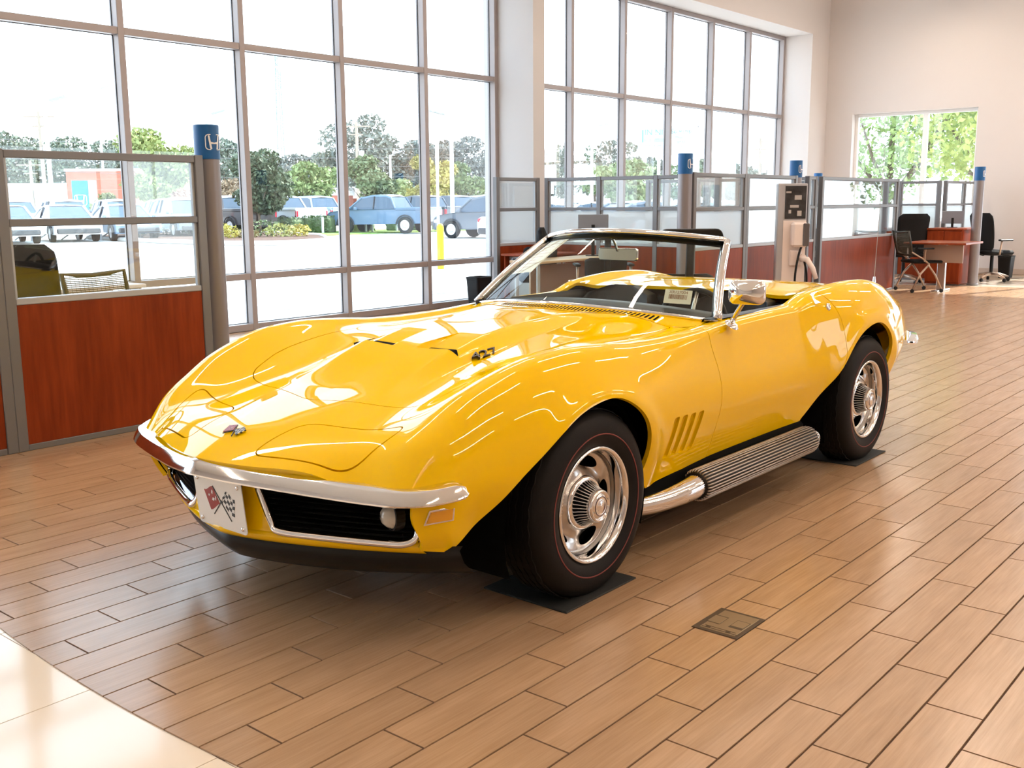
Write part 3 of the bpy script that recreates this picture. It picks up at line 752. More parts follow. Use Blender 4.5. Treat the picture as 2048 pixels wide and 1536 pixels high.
# mouth back wall
MB().grid([[(nose_x(y, -.80), y, .50) for y in ys], [(nose_x(y, -.80), y, .32) for y in ys]]).build('radiator_shroud', M_gap, car)
for sg in (-1, 1):
    yi_t, yi_b, yo = .155, .215, .668
    # horizontal grille bars
    for k in range(9):
        z = .352+.0175*k; f = k/8; ya = yi_b+(yi_t-yi_b)*f
        row = [(nose_x(y, -.945)+.012, sg*y, z) for y in np.linspace(ya+.005, yo-.012, 18)]
        mb = MB(); mb.grid([[(x, y, z+.0016) for x, y, z in row], [(x-.004, y, z) for x, y, z in row], [(x, y, z-.0016) for x, y, z in row], [(x+.02, y, z-.001) for x, y, z in row]])
        mb.build('grille_bar', mat('grille_bar_black', (.03, .03, .03), .35, .5), car)
    # chrome mouth surround: bottom, outer and inner edges as one bent tube
    pth = []
    pth += [(nose_x(yi_t, -.952), sg*yi_t, .492)]
    pth += [(nose_x(yi_b, -.955), sg*(yi_b-.012), .372), (nose_x(yi_b, -.96), sg*(yi_b+.018), .346)]
    pth += [(nose_x(y, -.962), sg*y, .338-.002*(y-.2)) for y in np.linspace(.30, .62, 8)]
    pth += [(nose_x(.655, -.958), sg*.657, .345), (nose_x(.675, -.95), sg*.677, .370), (nose_x(.680, -.945), sg*.682, .49)]
    P3 = np.array(pth); tt = np.linspace(0, len(pth)-1, 70); P3 = np.stack([pchip(range(len(pth)), P3[:, c], tt) for c in range(3)], -1)
    MB().tube(P3, .0105, 10, squash=(1.0, 1.2)).build('grille_surround', M_chrome, car, smooth=True)
    # body-coloured pillar between mouth and number plate
    MB().grid([[(nose_x(y, -.955), sg*y, .50) for y in (.105, .13, yi_t)], [(nose_x(y, -.958), sg*y, .42) for y in (.105, .14, .185)], [(nose_x(y, -.96), sg*y, .335) for y in (.105, .16, .23)]]).build('nose_pillar', M_paint, car, smooth=True)
    ed = G_body[0]; ed = ed[(ed[:, 1]*sg > .5) & (ed[:, 2] < .53)]; ed = ed[np.argsort(-ed[:, 2])]
    MB().grid([[tuple(ed[k]*(1-t)+np.array([nose_x(.682, -.945), sg*.682*(1-.04*(ed[k, 2] < .34)), ed[k, 2]])*t) for t in (0, .5, 1)] for k in range(0, len(ed), 3)]).build('fender_return', M_paint, car, smooth=True)
    # parking lamp behind the bars
    M = frame_mtx((nose_x(.60, -.955)+.0, sg*.60, .425), (0, sg*-1, 0), (0, 0, 1))
    nrm = Vector((-1, sg*.35*-1, 0)).normalized(); q = nrm.to_track_quat('Z', 'Y').to_matrix().to_4x4(); q.translation = Vector((nose_x(.60, -.955), sg*.60, .425))
    lamp = MB().lathe([(0, .030), (.02, .027), (.034, .014), (.040, 0), (.042, -.02)], 24, q).build('parking_lamp', mat('clear_lens', (.62, .60, .54), .12, coat=.8), car, smooth=True)
    MB().lathe([(.042, .002), (.047, .0), (.047, -.03)], 24, q).build('lamp_ring', M_black, lamp)
    # side marker
    yb = flank(-.70, .45, sg); th = Vector((.085, sg*.030, 0)).normalized()
    Mk = frame_mtx((-.700, flank(-.700, .443, sg)+sg*.002, .443), th, (.10, 0, 1))
    pol = [(-.050, -.017), (.040, -.017), (.046, .018), (-.032, .018)]
    mk = MB().prism([(a*1.12, b*1.25) for a, b in pol], -.006, .003 if sg < 0 else -.003).xf(Mk).build('side_marker', M_chrome, car, bevel=.001)
    MB().prism([(a*.95, b*.92) for a, b in pol], -.004, .006 if sg < 0 else -.006).xf(Mk).build('marker_lens', M_amber, mk)
# front plate with crossed flags
M_plate = mat('plate_white', (.86, .84, .80), .3); M_flagred = mat('flag_red', (.33, .03, .02), .4); M_ink = mat('ink_black', (.02, .02, .02), .4); M_inkw = mat('print_white', (.85, .84, .82), .5)
pz, px_ = .413, -.972
plate = MB().prism(rrect(.262, .178, .014), -.0015, .0015).xf(frame_mtx((px_, -.03, pz), (0, -1, 0), (-.10, 0, 1))).build('front_plate', M_plate, car)
PM = frame_mtx((px_, -.03, pz), (0, -1, 0), (-.10, 0, 1))
def flat(poly, z0, z1, m, nm, parent, Mx): return MB().prism(poly, z0, z1).xf(Mx).build(nm, m, parent)
for sx in (-1, 1):
    for sy in (-1, 1): MB().lathe([(0, .006), (.004, .0055), (.007, .003), (.0075, 0)], 14, PM@Matrix.Translation((sx*.110, sy*.070, .0015))).build('plate_bolt', M_chrome, plate, smooth=True)
def flags(Mx, S, parent, pre, thick=.0008, m_red=None, m_blk=None, m_wht=None, poles=True):
    """crossed flags emblem, width about 2*S; left flag red with light marks, right flag chequered"""
    m_red, m_blk, m_wht = m_red or M_flagred, m_blk or M_ink, m_wht or M_inkw
    def bar(a, b, w): 
        a, b = Vector((*a, 0)), Vector((*b, 0)); d = (b-a).normalized(); n = Vector((-d.y, d.x, 0))*w
        return [((a+n).x, (a+n).y), ((a-n).x, (a-n).y), ((b-n).x, (b-n).y), ((b+n).x, (b+n).y)]
    if poles:
        flat(bar((.62*S, -.62*S), (-.32*S, .62*S), .022*S), .0016, .0022+thick, m_blk, pre+'_pole', parent, Mx)
        flat(bar((-.45*S, -.52*S), (.55*S, .50*S), .020*S), .0016, .0020+thick, m_blk, pre+'_pole', parent, Mx)
    # red flag: four corners waving
    A, B, C_, D = np.array((-.32, .58))*S, np.array((-.88, .40))*S, np.array((-.60, -.36))*S, np.array((.02, -.05))*S
    def bil(u, v): return (A*(1-u)*(1-v)+B*u*(1-v)+C_*u*v+D*(1-u)*v)+np.array((.04*S*math.sin(6*u), .05*S*math.sin(6.2*u)))
    edge = [bil(u, 0) for u in np.linspace(0, 1, 9)]+[bil(1, v) for v in np.linspace(0, 1, 9)[1:]]+[bil(u, 1) for u in np.linspace(1, 0, 9)[1:]]+[bil(0, v) for v in np.linspace(1, 0, 9)[1:-1]]
    flat([tuple(q) for q in edge], .0015, .0020+thick, m_red, pre+'_flag', parent, Mx)
    for (u, v, w, h) in ((.35, .28, .05, .09), (.45, .62, .09, .07), (.25, .66, .04, .10), (.62, .30, .05, .05)):
        c = bil(u, v); flat([(c[0]-w*S, c[1]-h*S*.6), (c[0]+w*S*.3, c[1]-h*S), (c[0]+w*S, c[1]+h*S*.5), (c[0]-w*S*.2, c[1]+h*S)], .0021, .0024+thick, m_wht, pre+'_mark', parent, Mx)
    # chequered flag
    A, B, C_, D = np.array((.50, .50))*S, np.array((.86, .16))*S, np.array((.70, -.56))*S, np.array((.06, -.02))*S
    n = 5; lightq, darkq = MB(), MB()
    A, B, C_, D = np.array((.46, .52))*S, np.array((.98, .30))*S, np.array((.86, -.40))*S, np.array((.05, .02))*S
    def bil2(u, v): return (A*(1-u)*(1-v)+B*u*(1-v)+C_*u*v+D*(1-u)*v)+np.array((.02*S*math.sin(6*v), .06*S*math.sin(6.2*u)))
    for i in range(n):
        for j in range(n):
            q = [tuple(bil2(a/n, b/n)) for a, b in ((i, j), (i+1, j), (i+1, j+1), (i, j+1))]
            (darkq if (i+j) % 2 == 0 else lightq).prism(q, .0015, .0020+thick)
    darkq.xf(Mx).build(pre+'_check_dark', m_blk, parent); lightq.xf(Mx).build(pre+'_check_light', m_wht, parent)
flags(PM, .088, plate, 'emblem')
def surf_at(x, y):
    top = np.abs(G_body[..., 1]) < .66; D = (G_body[..., 0]-x)**2+(G_body[..., 1]-y)**2+np.where(top, 0, 9); i = np.argmin(D)
    return G_body.reshape(-1, 3)[i], N_body.reshape(-1, 3)[i]
p, nrm = surf_at(-.885, 0.0)
FM = frame_mtx(Vector((-.885, 0, p[2]+.001)), (0, -1, 0), (1, 0, .33))
flags(FM, .052, car, 'nose_emblem', thick=.003, m_red=mat('emblem_red', (.30, .03, .05), .3, coat=.5), m_wht=M_chrome)
# displacement figures on the dome sides
for sgn in (-1, 1):
    p, nrm = surf_at(.005, sgn*.318)
    xd = Vector((1, 0, .06)) if sgn < 0 else Vector((-1, 0, -.06)); n_ = Vector(nrm); yd = n_.cross(xd)
    Mx = frame_mtx(Vector(p)+n_*.006, xd, yd)
    text_mesh('displacement_badge', '427', .066, mat('badge_dark', (.05, .045, .04), .25, .8), car, Mx, .005, shear=.35, xscale=1.5)

# ---- windshield, frame and cowl
def ws(u, v):
    """u -1..1 across, v 0..1 up"""
    yb, yt = u*.668, u*.505; xb, zb = ws_base(yb); xt, zt = ws_top(yt); bul = .018*math.sin(math.pi*v)
    return np.array([xb+(xt-xb)*v-bul*.8, yb+(yt-yb)*v, zb+(zt-zb)*v+bul*.5])
M_wsg = glass_mat('windshield_glass', (.86, .93, .86), .045)
MB().grid([[ws(u, v) for u in np.linspace(-1, 1, 33)] for v in np.linspace(0, 1, 9)]).build('windshield', M_wsg, car, smooth=True)
def ribbon(pts, w, t, name, m, normal=None):
    mb = MB(); mb.tube(pts, 1.0, 8, squash=(w, t)); return mb.build(name, m, car, smooth=True, angle=50)
for sg in (-1, 1):
    pil = [ws(sg*1.015, v) for v in np.linspace(-.03, 1.0, 12)]
    MB().tube([q+np.array([0, sg*.008, .0]) for q in pil], 1, 12, squash=(.020, .024)).build('windshield_pillar', M_chrome, car, smooth=True)
    MB().tube([q+np.array([.028, -sg*.014, -.006]) for q in pil], 1, 10, squash=(.020, .022)).build('pillar_trim', M_black, car, smooth=True)
hd = [ws(u, 1.0) for u in np.linspace(-1.015, 1.015, 33)]
MB().tube([q+np.array([-.004, 0, .012]) for q in hd], 1, 12, squash=(.020, .015)).build('windshield_header', M_chrome, car, smooth=True)
MB().tube([q+np.array([.024, 0, -.008]) for q in hd], 1, 10, squash=(.024, .020)).build('header_trim', M_black, car, smooth=True)
bs = [ws(u, 0)+np.array([-.012, 0, -.012]) for u in np.linspace(-1.03, 1.03, 33)]
MB().tube(bs, 1, 10, squash=(.012, .009)).build('windshield_base_trim', M_chrome, car, smooth=True)
yy_ = np.linspace(-.66, .66, 41); r0, r1, r2 = [], [], []
for y in yy_:
    xb, zb = ws_base(y); q1, _ = surf_at(xb-.075, y); r0.append((xb-.010, y, zb-.012)); r1.append((xb-.045, y, (zb-.014)*.55+q1[2]*.45)); r2.append((xb-.085, y, q1[2]+.0005))
MB().grid([r0, r1, r2]).build('cowl_panel', M_paint, car, smooth=True)
# cowl vent slots
for k in range(46):
    y = .28-.0172*k; q0, q1 = [], []
    for dy in (-.0038, .0038):
        xb, zb = ws_base(y+dy); qs, _ = surf_at(xb-.075, y+dy); f = lambda t: np.interp(t, [.010, .045, .085], [zb-.012, (zb-.014)*.55+qs[2]*.45, qs[2]+.0005])
        (q0 if dy < 0 else q1).extend([(xb-t, y+dy, f(t)+.0013) for t in (.076, .060, .045, .034)])
    MB().grid([q0, q1]).build('cowl_slot', M_gap, car)
# ---- cockpit
cab = MB()
MB().box((1.00, -.64, .20), (2.02, .64, .26)).box((1.98, -.63, .2), (2.03, .63, .86)).box((.95, -.64, .2), (1.0, .64, .8)).build('cabin_tub', M_dark, car)
for sg in (-1, 1):
    MB().grid([[(x, sg*y, z) for x in np.linspace(1.05, 2.0, 12)] for y, z in ((.70, .872), (.655, .877), (.635, .84), (.64, .6), (.63, .26))]).build('door_card', M_cabin, car, smooth=True)
# dash pad
dz = []
for k, (dx, z) in enumerate(((.02, .905), (.16, .925), (.30, .915), (.36, .87), (.33, .80), (.30, .66))):
    dz.append([(ws_base(y*.94)[0]*.75+.24+dx+.02, y, z-.05*(abs(y)/.62)**2) for y in np.linspace(-.62, .62, 25)])
MB().grid(dz).build('dashboard', M_cabin, car, smooth=True)
MB().tube([(.30*math.cos(a)*0+1.36, -.36+.19*math.cos(a), .80+.19*math.sin(a)) for a in np.linspace(0, 2*math.pi, 41)[:-1]], .013, 10, closed=True).xf(Matrix.Translation((1.44, -.36, .775))@Matrix.Rotation(math.radians(22), 4, 'Y')@Matrix.Translation((-1.36, .36, -.80))).build('steering_wheel', M_black, car, smooth=True)
sw = MB()
for a in (math.radians(200), math.radians(340), math.radians(90)): sw.tube([(0, 0, 0), (0, .18*math.cos(a), .18*math.sin(a))], .010, 8)
sw.lathe([(0, .03), (.035, .025), (.045, 0), (.045, -.03)], 20, Matrix.Rotation(math.radians(90), 4, 'Y'))
sw.xf(Matrix.Translation((1.44, -.36, .775))@Matrix.Rotation(math.radians(22), 4, 'Y')).build('steering_spokes', M_steel, car, smooth=True)
MB().cyl((1.44, -.36, .775), (1.15, -.36, .68), .025, 12).build('steering_column', M_black, car)
def seat(y):
    def loft(secs, nm, m, par):
        return MB().grid(secs).build(nm, m, par, smooth=True)
    W = .235; n = 25; us = np.linspace(-1, 1, n); back = []
    for v in np.linspace(0, 1, 14):
        zc = .38+.535*v; xc = 1.83+.13*v; w = W*(1-.10*v**2) if v < .86 else W*(1-.10)*math.sqrt(max(.02, 1-((v-.86)/.15)**2))
        th = .085*(1-.25*v) if v < .9 else .05*(1-(v-.9)/.13)
        fr = [(xc-th-.030*abs(u)**4+(.006*abs(math.sin(u*math.pi*4)) if .15 < v < .85 and abs(u) < .75 else 0), y+u*w, zc) for u in us]
        bk = [(xc+.02, y+u*w, zc) for u in us[::-1]]
        back.append(fr+bk+[fr[0]])
    so_ = loft(back, 'seat_back', M_cabin, car)
    cu = []
    for v in np.linspace(0, 1, 10):
        xx = 1.40+.44*v; fr = [(xx, y+u*W, .42-.05*v-.03*(1-abs(u)**4)+(.0 if v > .05 else -.03)) for u in us]; bt = [(xx, y+u*W, .27) for u in us[::-1]]; cu.append(fr+bt+[fr[0]])
    loft(cu, 'seat_cushion', M_cabin, car)
    # pleats
    for k in range(-3, 4):
        yy = y+k*.055; MB().tube([(1.752+.13*v-.010, yy, .38+.535*v) for v in np.linspace(.12, .80, 8)], 1, 8, squash=(.022, .012)).build('seat_pleat', M_cabin, so_, smooth=True)
for y in (-.35, .35): seat(y)
MB().cbox((1.15, -.13, .26), (1.95, .13, .50), .03).build('console', M_cabin, car)
# rear-view mirror
MB().tube([(1.31, 0, 1.205), (1.34, 0, 1.17), (1.36, 0, 1.135)], .006, 8).build('mirror_stalk', M_chrome, car)
MB().prism(rrect(.225, .062, .016), -.012, .006).xf(frame_mtx((1.365, 0, 1.118), (0, -1, 0), (.06, 0, 1))).build('rear_view_mirror', M_chrome, car, bevel=.004)
# door mirror
dm = MB().tube([(1.085, -.772, .862), (1.062, -.80, .90), (1.038, -.845, .955), (1.015, -.875, .985)], [.013, .010, .010, .012], 10).build('door_mirror_arm', M_chrome, car, smooth=True)
MB().lathe([(0, .014), (.02, .012), (.030, .004), (.033, 0)], 20, Matrix.Translation((1.085, -.772, .853))@Matrix.Rotation(math.radians(35), 4, 'X')).build('mirror_base', M_chrome, dm, smooth=True)
hd_ = MB(); Mh = frame_mtx((.995, -.885, 1.003), (.35, -1, 0), (0, 0, 1)); rings = []
R0 = rrect(.150, .100, .028); vs = [(0, 0, .050)]; 
for (sc, z) in ((.30, .046), (.62, .035), (.93, .016), (1.0, 0), (.99, -.016), (.90, -.020)): rings.append([(a*sc, b*sc, z) for a, b in R0])
nR = len(R0); vv = [(0, 0, .049)]+[q for r_ in rings for q in r_]; ff = [(0, 1+i, 1+(i+1) % nR) for i in range(nR)]
for k in range(len(rings)-1): ff += [(1+k*nR+i, 1+(k+1)*nR+i, 1+(k+1)*nR+(i+1) % nR, 1+k*nR+(i+1) % nR) for i in range(nR)]
ff.append(tuple(1+(len(rings)-1)*nR+i for i in range(nR)))
hd_.add(vv, ff).xf(Mh).build('door_mirror_head', M_chrome, dm, smooth=True, angle=60)
# door handles and locks
for sgn in (-1, 1):
    y = flank(1.965, .89, sgn)
    hp = MB().prism(round_poly([(-.045, -.030), (.055, -.030), (.075, .034), (-.02, .034)], .008), -.004, .004).xf(frame_mtx((1.975, sgn*.752, .898), (1, 0, .05), (0, -sgn*.75, 1))).build('door_handle', M_chrome, doors[sgn], bevel=.002)
    Ml = Matrix.Translation((2.045, flank(2.045, .852, sgn), .852))@Matrix.Rotation(math.radians(-sgn*80), 4, 'X')
    MB().lathe([(0, .004), (.008, .004), (.011, .008), (.018, .006), (.020, 0)], 20, Ml).build('door_lock', M_chrome, doors[sgn], smooth=True)
# tonneau lid seam and antenna
MB().tube([(2.99, -.655, .885), (2.99, -.655, .94)], [.012, .006], 10).build('antenna_base', M_chrome, car)
MB().tube([(2.99, -.655, .94), (3.03, -.662, 1.72)], [.0022, .0012], 6).build('antenna', M_steel, car)
MB().lathe([(0, .004), (.004, 0), (0, -.004)], 8, Matrix.Translation((3.03, -.662, 1.722))).build('antenna_tip', M_black, car)
# paper sticker inside the windshield and a stock card on the dash
M_paper = mat('paper', (.82, .72, .62), .7)
def on_ws(u, v, d=.012): return ws(u, v)+np.array([d, 0, -d*.6])
st = MB().grid([[on_ws(.92-.40*a, .40+.55*b) for a in np.linspace(0, 1, 4)] for b in np.linspace(0, 1, 5)]).build('window_sticker', M_paper, car)
for k in range(9):
    b = .06+.10*k; MB().grid([[on_ws(.89-.34*a*(0.6+.4*((k*7) % 3)/2), .40+.55*(b+db), .0112) for a in np.linspace(0, 1, 4)] for db in (0, .018)]).build('sticker_line', mat('faded_print', (.62, .40, .30), .7), st)
cm = frame_mtx((1.215, -.43, .945), (.30, -.95, -.04), (.45, .15, .88))
card = MB().prism(rrect(.125, .068, .003), 0, .001).xf(cm).build('stock_card', mat('card_white', (.85, .80, .72), .6), car)
text_mesh('card_number', 'XR127004', .020, mat('card_ink', (.25, .10, .04), .6), card, cm@Matrix.Translation((0, .021, .0015)), .0003)
bc = MB(); xx = -.042
rb = random.Random(3)
while xx < .042:
    w = rb.choice((.0012, .002, .003)); bc.box((xx, -.012, .0012), (xx+w, .010, .0016)); xx += w+rb.choice((.0012, .002))
bc.xf(cm).build('card_barcode', mat('card_ink', (.25, .10, .04), .6), card)

# ---- side exhausts
for sg in (-1, 1):
    cy, cz = sg*.815, .232
    R = .067; ex = MB().lathe([(0, .735), (R*.80, .735), (R*.90, .745), (R*.90, 1.80), (R*.80, 1.815), (0, 1.815)], 40, Matrix.Translation((0, cy, cz))@Matrix.Rotation(math.pi/2, 4, 'Y')).build('exhaust_shield', mat('exhaust_core', (.02, .016, .013), .5, .3), car, smooth=True, angle=40)
    ribs = MB(); nr_ = 30
    for k in range(nr_):
        a = 2*math.pi*k/nr_; c_, s_ = math.cos(a), math.sin(a); ribs.tube([(.737, cy+R*.86*c_, cz+R*.86*s_), (.750, cy+R*.95*c_, cz+R*.95*s_), (1.795, cy+R*.95*c_, cz+R*.95*s_), (1.812, cy+R*.86*c_, cz+R*.86*s_)], .0042, 6)
    ribs.build('exhaust_ribs', mat('ribbed_exhaust', (.36, .31, .27), .33, 1.0), ex, smooth=True)
    pth = [(.20, sg*.66, .235), (.32, sg*.725, .222), (.44, sg*.765, .213), (.56, sg*.795, .217), (.66, sg*.812, .226), (.745, sg*.815, .232)]
    tt = np.linspace(0, 5, 26); P3 = np.array(pth); P3 = np.stack([cspline(range(6), P3[:, c], tt) for c in range(3)], -1)
    MB().tube(P3, list(np.interp(tt, [0, 2, 4, 5], [.036, .040, .047, .050])), 20).build('exhaust_pipe', M_chrome, car, smooth=True)
    MB().tube([(1.81, cy, cz), (1.85, sg*.815, cz), (1.89, sg*.80, cz+.004)], [.046, .044, .040], 18).build('exhaust_tip', M_chrome, car, smooth=True)

# ---- wheels
def wheel(x, sg):
    M = Matrix.Translation((x, sg*.745, .328))@Matrix.Rotation(math.radians(90 if sg < 0 else -90), 4, 'X')     # local +z points outwards
    w = empty('wheel', (0, 0, 0)); w.parent = car
    tyre = [(.200, .082), (.215, .094), (.240, .104), (.256, .107), (.280, .106), (.305, .098), (.320, .086), (.330, .070), (.335, .05), (.336, 0), (.335, -.05), (.330, -.070), (.305, -.098), (.26, -.106), (.215, -.094), (.20, -.082)]
    MB().lathe(tyre, 72, M).build('tyre', M_rubber, w, smooth=True)
    # tread grooves as raised ribs
    tr = MB()
    for zc in (-.054, -.027, 0, .027, .054):
        n = 72; vs = []; fs = []
        for k in range(n):
            a = 2*math.pi*k/n
            for dz, r in ((-.0105, .3345), (-.0095, .3395-abs(zc)*.03), (.0095, .3395-abs(zc)*.03), (.0105, .3345)):
                zz = zc+dz+.003*(1 if k % 2 else -1); vs.append(M@Vector((r*math.cos(a), r*math.sin(a), zz)))
        for k in range(n):
            l = (k+1) % n; fs += [(k*4+j, l*4+j, l*4+j+1, k*4+j+1) for j in range(3)]
        tr.add(vs, fs)
    tr.build('tread', M_rubber, w)
    MB().lathe([(.2510, .1068), (.2515, .1078), (.2555, .1080), (.2560, .1070)], 72, M).build('red_line', M_redline, w, smooth=True)
    MB().lathe([(.2085, .088), (.2085, .094), (.204, .0975), (.198, .0965), (.191, .087), (.187, .070), (.185, .045), (.185, .0)], 72, M).build('trim_ring', M_chrome, w, smooth=True)
    MB().lathe([(.186, .0), (.184, .05)], 48, M).build('rim_barrel', M_steel, w, smooth=True)
    # spider with five rounded slots: disc grid with holes
    rr, aa = np.linspace(.060, .186, 22), np.linspace(0, 2*math.pi, 181); A_, R_ = np.meshgrid(aa, rr); ph = (A_*5/(2*math.pi)) % 1.0
    Zp = np.interp(R_, [.06, .085, .105, .13, .155, .178, .186], [.052, .050, .034, .022, .030, .040, .030])+.010*np.cos(2*math.pi*(ph-.5))*np.exp(-((R_-.14)/.03)**2)
    Gl = np.stack([R_*np.cos(A_), R_*np.sin(A_), Zp], -1); Nl = grid_normals(Gl); Nl *= np.sign(Nl[..., 2:3]); sh = Sheet.grid(Gl, Nl)
    a_ = np.arctan2(sh.V[:, 1], sh.V[:, 0])*5/(2*math.pi) % 1.0; a_ = np.minimum(a_, 1-a_); sh = sh.clip(((np.hypot(sh.V[:, 0], sh.V[:, 1])-.146)/.020)**2+(a_/.30)**2-1, keep_neg=False)
    M3 = np.array(M.to_3x3()); sh = orient(Sheet(sh.V@M3.T+np.array(M.translation), sh.N@M3.T, sh.T)); sh.build('wheel_disc', mat('wheel_silver', (.55, .53, .51), .22, 1.0), w, .006)
    MB().lathe([(0, -.02), (.185, -.02)], 40, M).build('brake_drum', M_gap, w)
    # centre cap: flange, black ribbed cone, chrome nose
    cap = MB().lathe([(.098, .036), (.096, .050), (.088, .056), (.080, .055)], 48, M).build('hub_cap', M_chrome, w, smooth=True)
    MB().lathe([(.080, .052), (.070, .066), (.056, .100)], 48, M).build('cap_cone', M_gap, cap, smooth=True)
    rb_ = MB()
    for k in range(36):
        a = 2*math.pi*k/36; c, s_ = math.cos(a), math.sin(a); rb_.tube([M@Vector((r*c, r*s_, z)) for r, z in ((.0825, .053), (.0715, .069), (.0575, .1005))], .0019, 5)
    rb_.build('cap_ribs', M_steel, cap, smooth=True)
    MB().lathe([(.058, .096), (.0585, .112), (.054, .118), (.049, .118), (.047, .112), (.044, .112), (.040, .1165), (.028, .1195), (.026, .118), (.024, .120), (0, .1215)], 48, M).build('cap_nose', M_chrome, cap, smooth=True)
    MB().lathe([(.0325, .1192), (.034, .1197), (.0355, .1187)], 40, M).build('cap_ring', mat('cap_lettering', (.08, .03, .03), .4), cap)
    return w
for sg in (-1, 1):
    for x in (0.0, 2.493): wheel(x, sg)

# black mats under the two near wheels
M_mat = mat('rubber_mat', (.02, .021, .02), .7, bump=(350, .4))
a = MB().cbox((2.655, 1.985, 0), (3.085, 2.36, .007), .003).build('floor_mat', M_mat); tag(a, 'black rubber mat under the near front wheel of the yellow car', 'mat', 'mats under the car wheels')
a = MB().cbox((5.17, 1.985, 0), (5.59, 2.34, .007), .003).build('floor_mat', M_mat); tag(a, 'black rubber mat under the near rear wheel of the yellow car', 'mat', 'mats under the car wheels')
# ================================================================== office corner: columns, partitions, desks, chairs
M_blue = mat('blue_column_band', (.008, .10, .30), .35)
M_colgrey = mat('grey_column_paint', (.24, .22, .23), .36, .35)
M_logo = mat('logo_silver', (.80, .82, .85), .35)
def h_logo(place, parent, m, size=1.0, name='logo'):
    """upright H inside a rounded outline; place(u,v,d) maps flat coordinates to the surface"""
    mb = MB(); o = rrect(1.0*size, .86*size, .20*size, 6); i_ = rrect(.90*size, .77*size, .16*size, 6); n = len(o)
    for d in (0, .004):
        mb.add([place(u, v, d) for u, v in o]+[place(u, v, d) for u, v in i_], [(k, (k+1) % n, n+(k+1) % n, n+k) for k in range(n)])
    def band(pl, pr):
        L_ = [place(u*size, v*size, .003) for u, v in pl]; R_ = [place(u*size, v*size, .003) for u, v in pr]; mb.grid([L_, R_])
    band([(-.34, .36), (-.31, .1), (-.24, -.37)], [(-.25, .36), (-.21, .1), (-.13, -.37)])
    band([(.34, .36), (.31, .1), (.24, -.37)], [(.25, .36), (.21, .1), (.13, -.37)])
    band([(-.21, .02), (0, -.03), (.21, .02)], [(-.18, -.10), (0, -.10), (.18, -.10)])
    return mb.build(name, m, parent, recalc=False)
def column(x, y, label, h=1.87, r=.076):
    root = empty('round_column', (x, y, 0)); tag(root, label, 'column', 'grey columns with blue logo bands')
    MB().lathe([(r, 0), (r, h-.215)], 40).build('shaft', M_colgrey, root, smooth=True)
    MB().lathe([(r+.004, h-.215), (r+.004, h-.003), (r, h), (0, h)], 40).build('blue_band', M_blue, root, smooth=True, angle=40)
    MB().lathe([(r+.012, 0), (r+.012, .02), (r, .024)], 32).build('foot_ring', M_grey, root)
    def pl(u, v, d):
        a = -math.pi/2+u/(r+.005); return ((r+.0045+d)*math.cos(a), (r+.0045+d)*math.sin(a), h-.11+v)
    h_logo(pl, root, M_logo, .115)
    return root
column(3.975, 5.86, 'grey column with blue logo band at the end of the nearest cubicle wall')
column(9.90, 5.83, 'grey column with blue logo band rising behind the windshield')
column(12.75, 5.88, 'grey column with blue logo band behind the charging stand')
column(19.2, 8.40, 'short blue topped column deep behind the glass cubicle walls', h=1.87)
column(17.62, 5.02, 'grey column with blue logo band standing by the sunlit floor')

ZR = dict(base=.035, wood=.826, r1=.863, m0=1.256, m1=1.298, t0=1.628, t1=1.672)
def partition(p0, p1, n, label, frost=False, posts=None, brackets=False):
    """glazed cubicle wall from p0 to p1 split into n panels"""
    p0, p1 = Vector((*p0, 0)), Vector((*p1, 0)); L_ = (p1-p0).length; root = empty('cubicle_partition', p0, math.atan2(p1.y-p0.y, p1.x-p0.x))
    tag(root, label, 'partition', 'glazed cubicle walls'); t = .028
    for k in range(n+1):
        x = L_*k/n; MB().cbox((x-.03, -t-.004, 0), (x+.03, t+.004, ZR['t1']+.004), .004).build('post', M_grey, root)
    for k in range(n):
        a, b = L_*k/n+.03, L_*(k+1)/n-.03
        MB().cbox((a, -t, 0), (b, t, ZR['base']), .003).build('kick_rail', M_grey, root)
        MB().cbox((a, -t+.004, ZR['base']), (b, t-.004, ZR['wood']), .002).build('wood_panel', M_cherry, root)
        MB().cbox((a, -t, ZR['wood']), (b, t, ZR['r1']), .004).build('lower_rail', M_greyl, root)
        MB().cbox((a, -t, ZR['m0']), (b, t, ZR['m1']), .004).build('middle_rail', M_grey, root)
        MB().cbox((a, -t, ZR['t0']), (b, t, ZR['t1']), .004).build('top_rail', M_grey, root)
        for z0, z1, fr in ((ZR['r1'], ZR['m0'], frost), (ZR['m1'], ZR['t0'], False)):
            MB().box((a+.016, -.003, z0+.004), (b-.016, .003, z1-.004)).build('glass_pane', M_frost if fr else M_pglass, root)
            mb = MB()
            for s_ in (a, b-.018): mb.box((s_, -.012, z0), (s_+.018, .012, z1))
            mb.build('glazing_bead', M_greyl, root)
    return root
partition((1.30, 5.80), (2.545, 5.80), 1, 'cherry and glass cubicle wall at the far left edge of the photo')
partition((2.605, 5.80), (3.85, 5.80), 1, 'cherry and glass cubicle wall in front of the mesh chair')
partition((9.86, 8.47), (10.66, 8.47), 1, 'short glazed cubicle wall standing against the white pier')
partition((10.80, 8.40), (10.80, 5.92), 3, 'frosted cubicle divider running back behind the windshield', frost=True)
partition((10.02, 5.80), (11.19, 5.80), 1, 'cubicle wall right of the column behind the windshield', frost=True)
partition((11.25, 5.80), (12.55, 5.80), 1, 'cubicle wall partly hidden by the charging stand')
partition((13.22, 8.40), (13.22, 5.92), 3, 'cubicle divider running back beyond the charging stand', frost=True)
partition((12.95, 5.80), (13.16, 5.80), 1, 'narrow cubicle wall right of the charging stand')
partition((13.28, 5.76), (16.05, 5.76), 1, 'long cubicle wall above the tail of the yellow car')
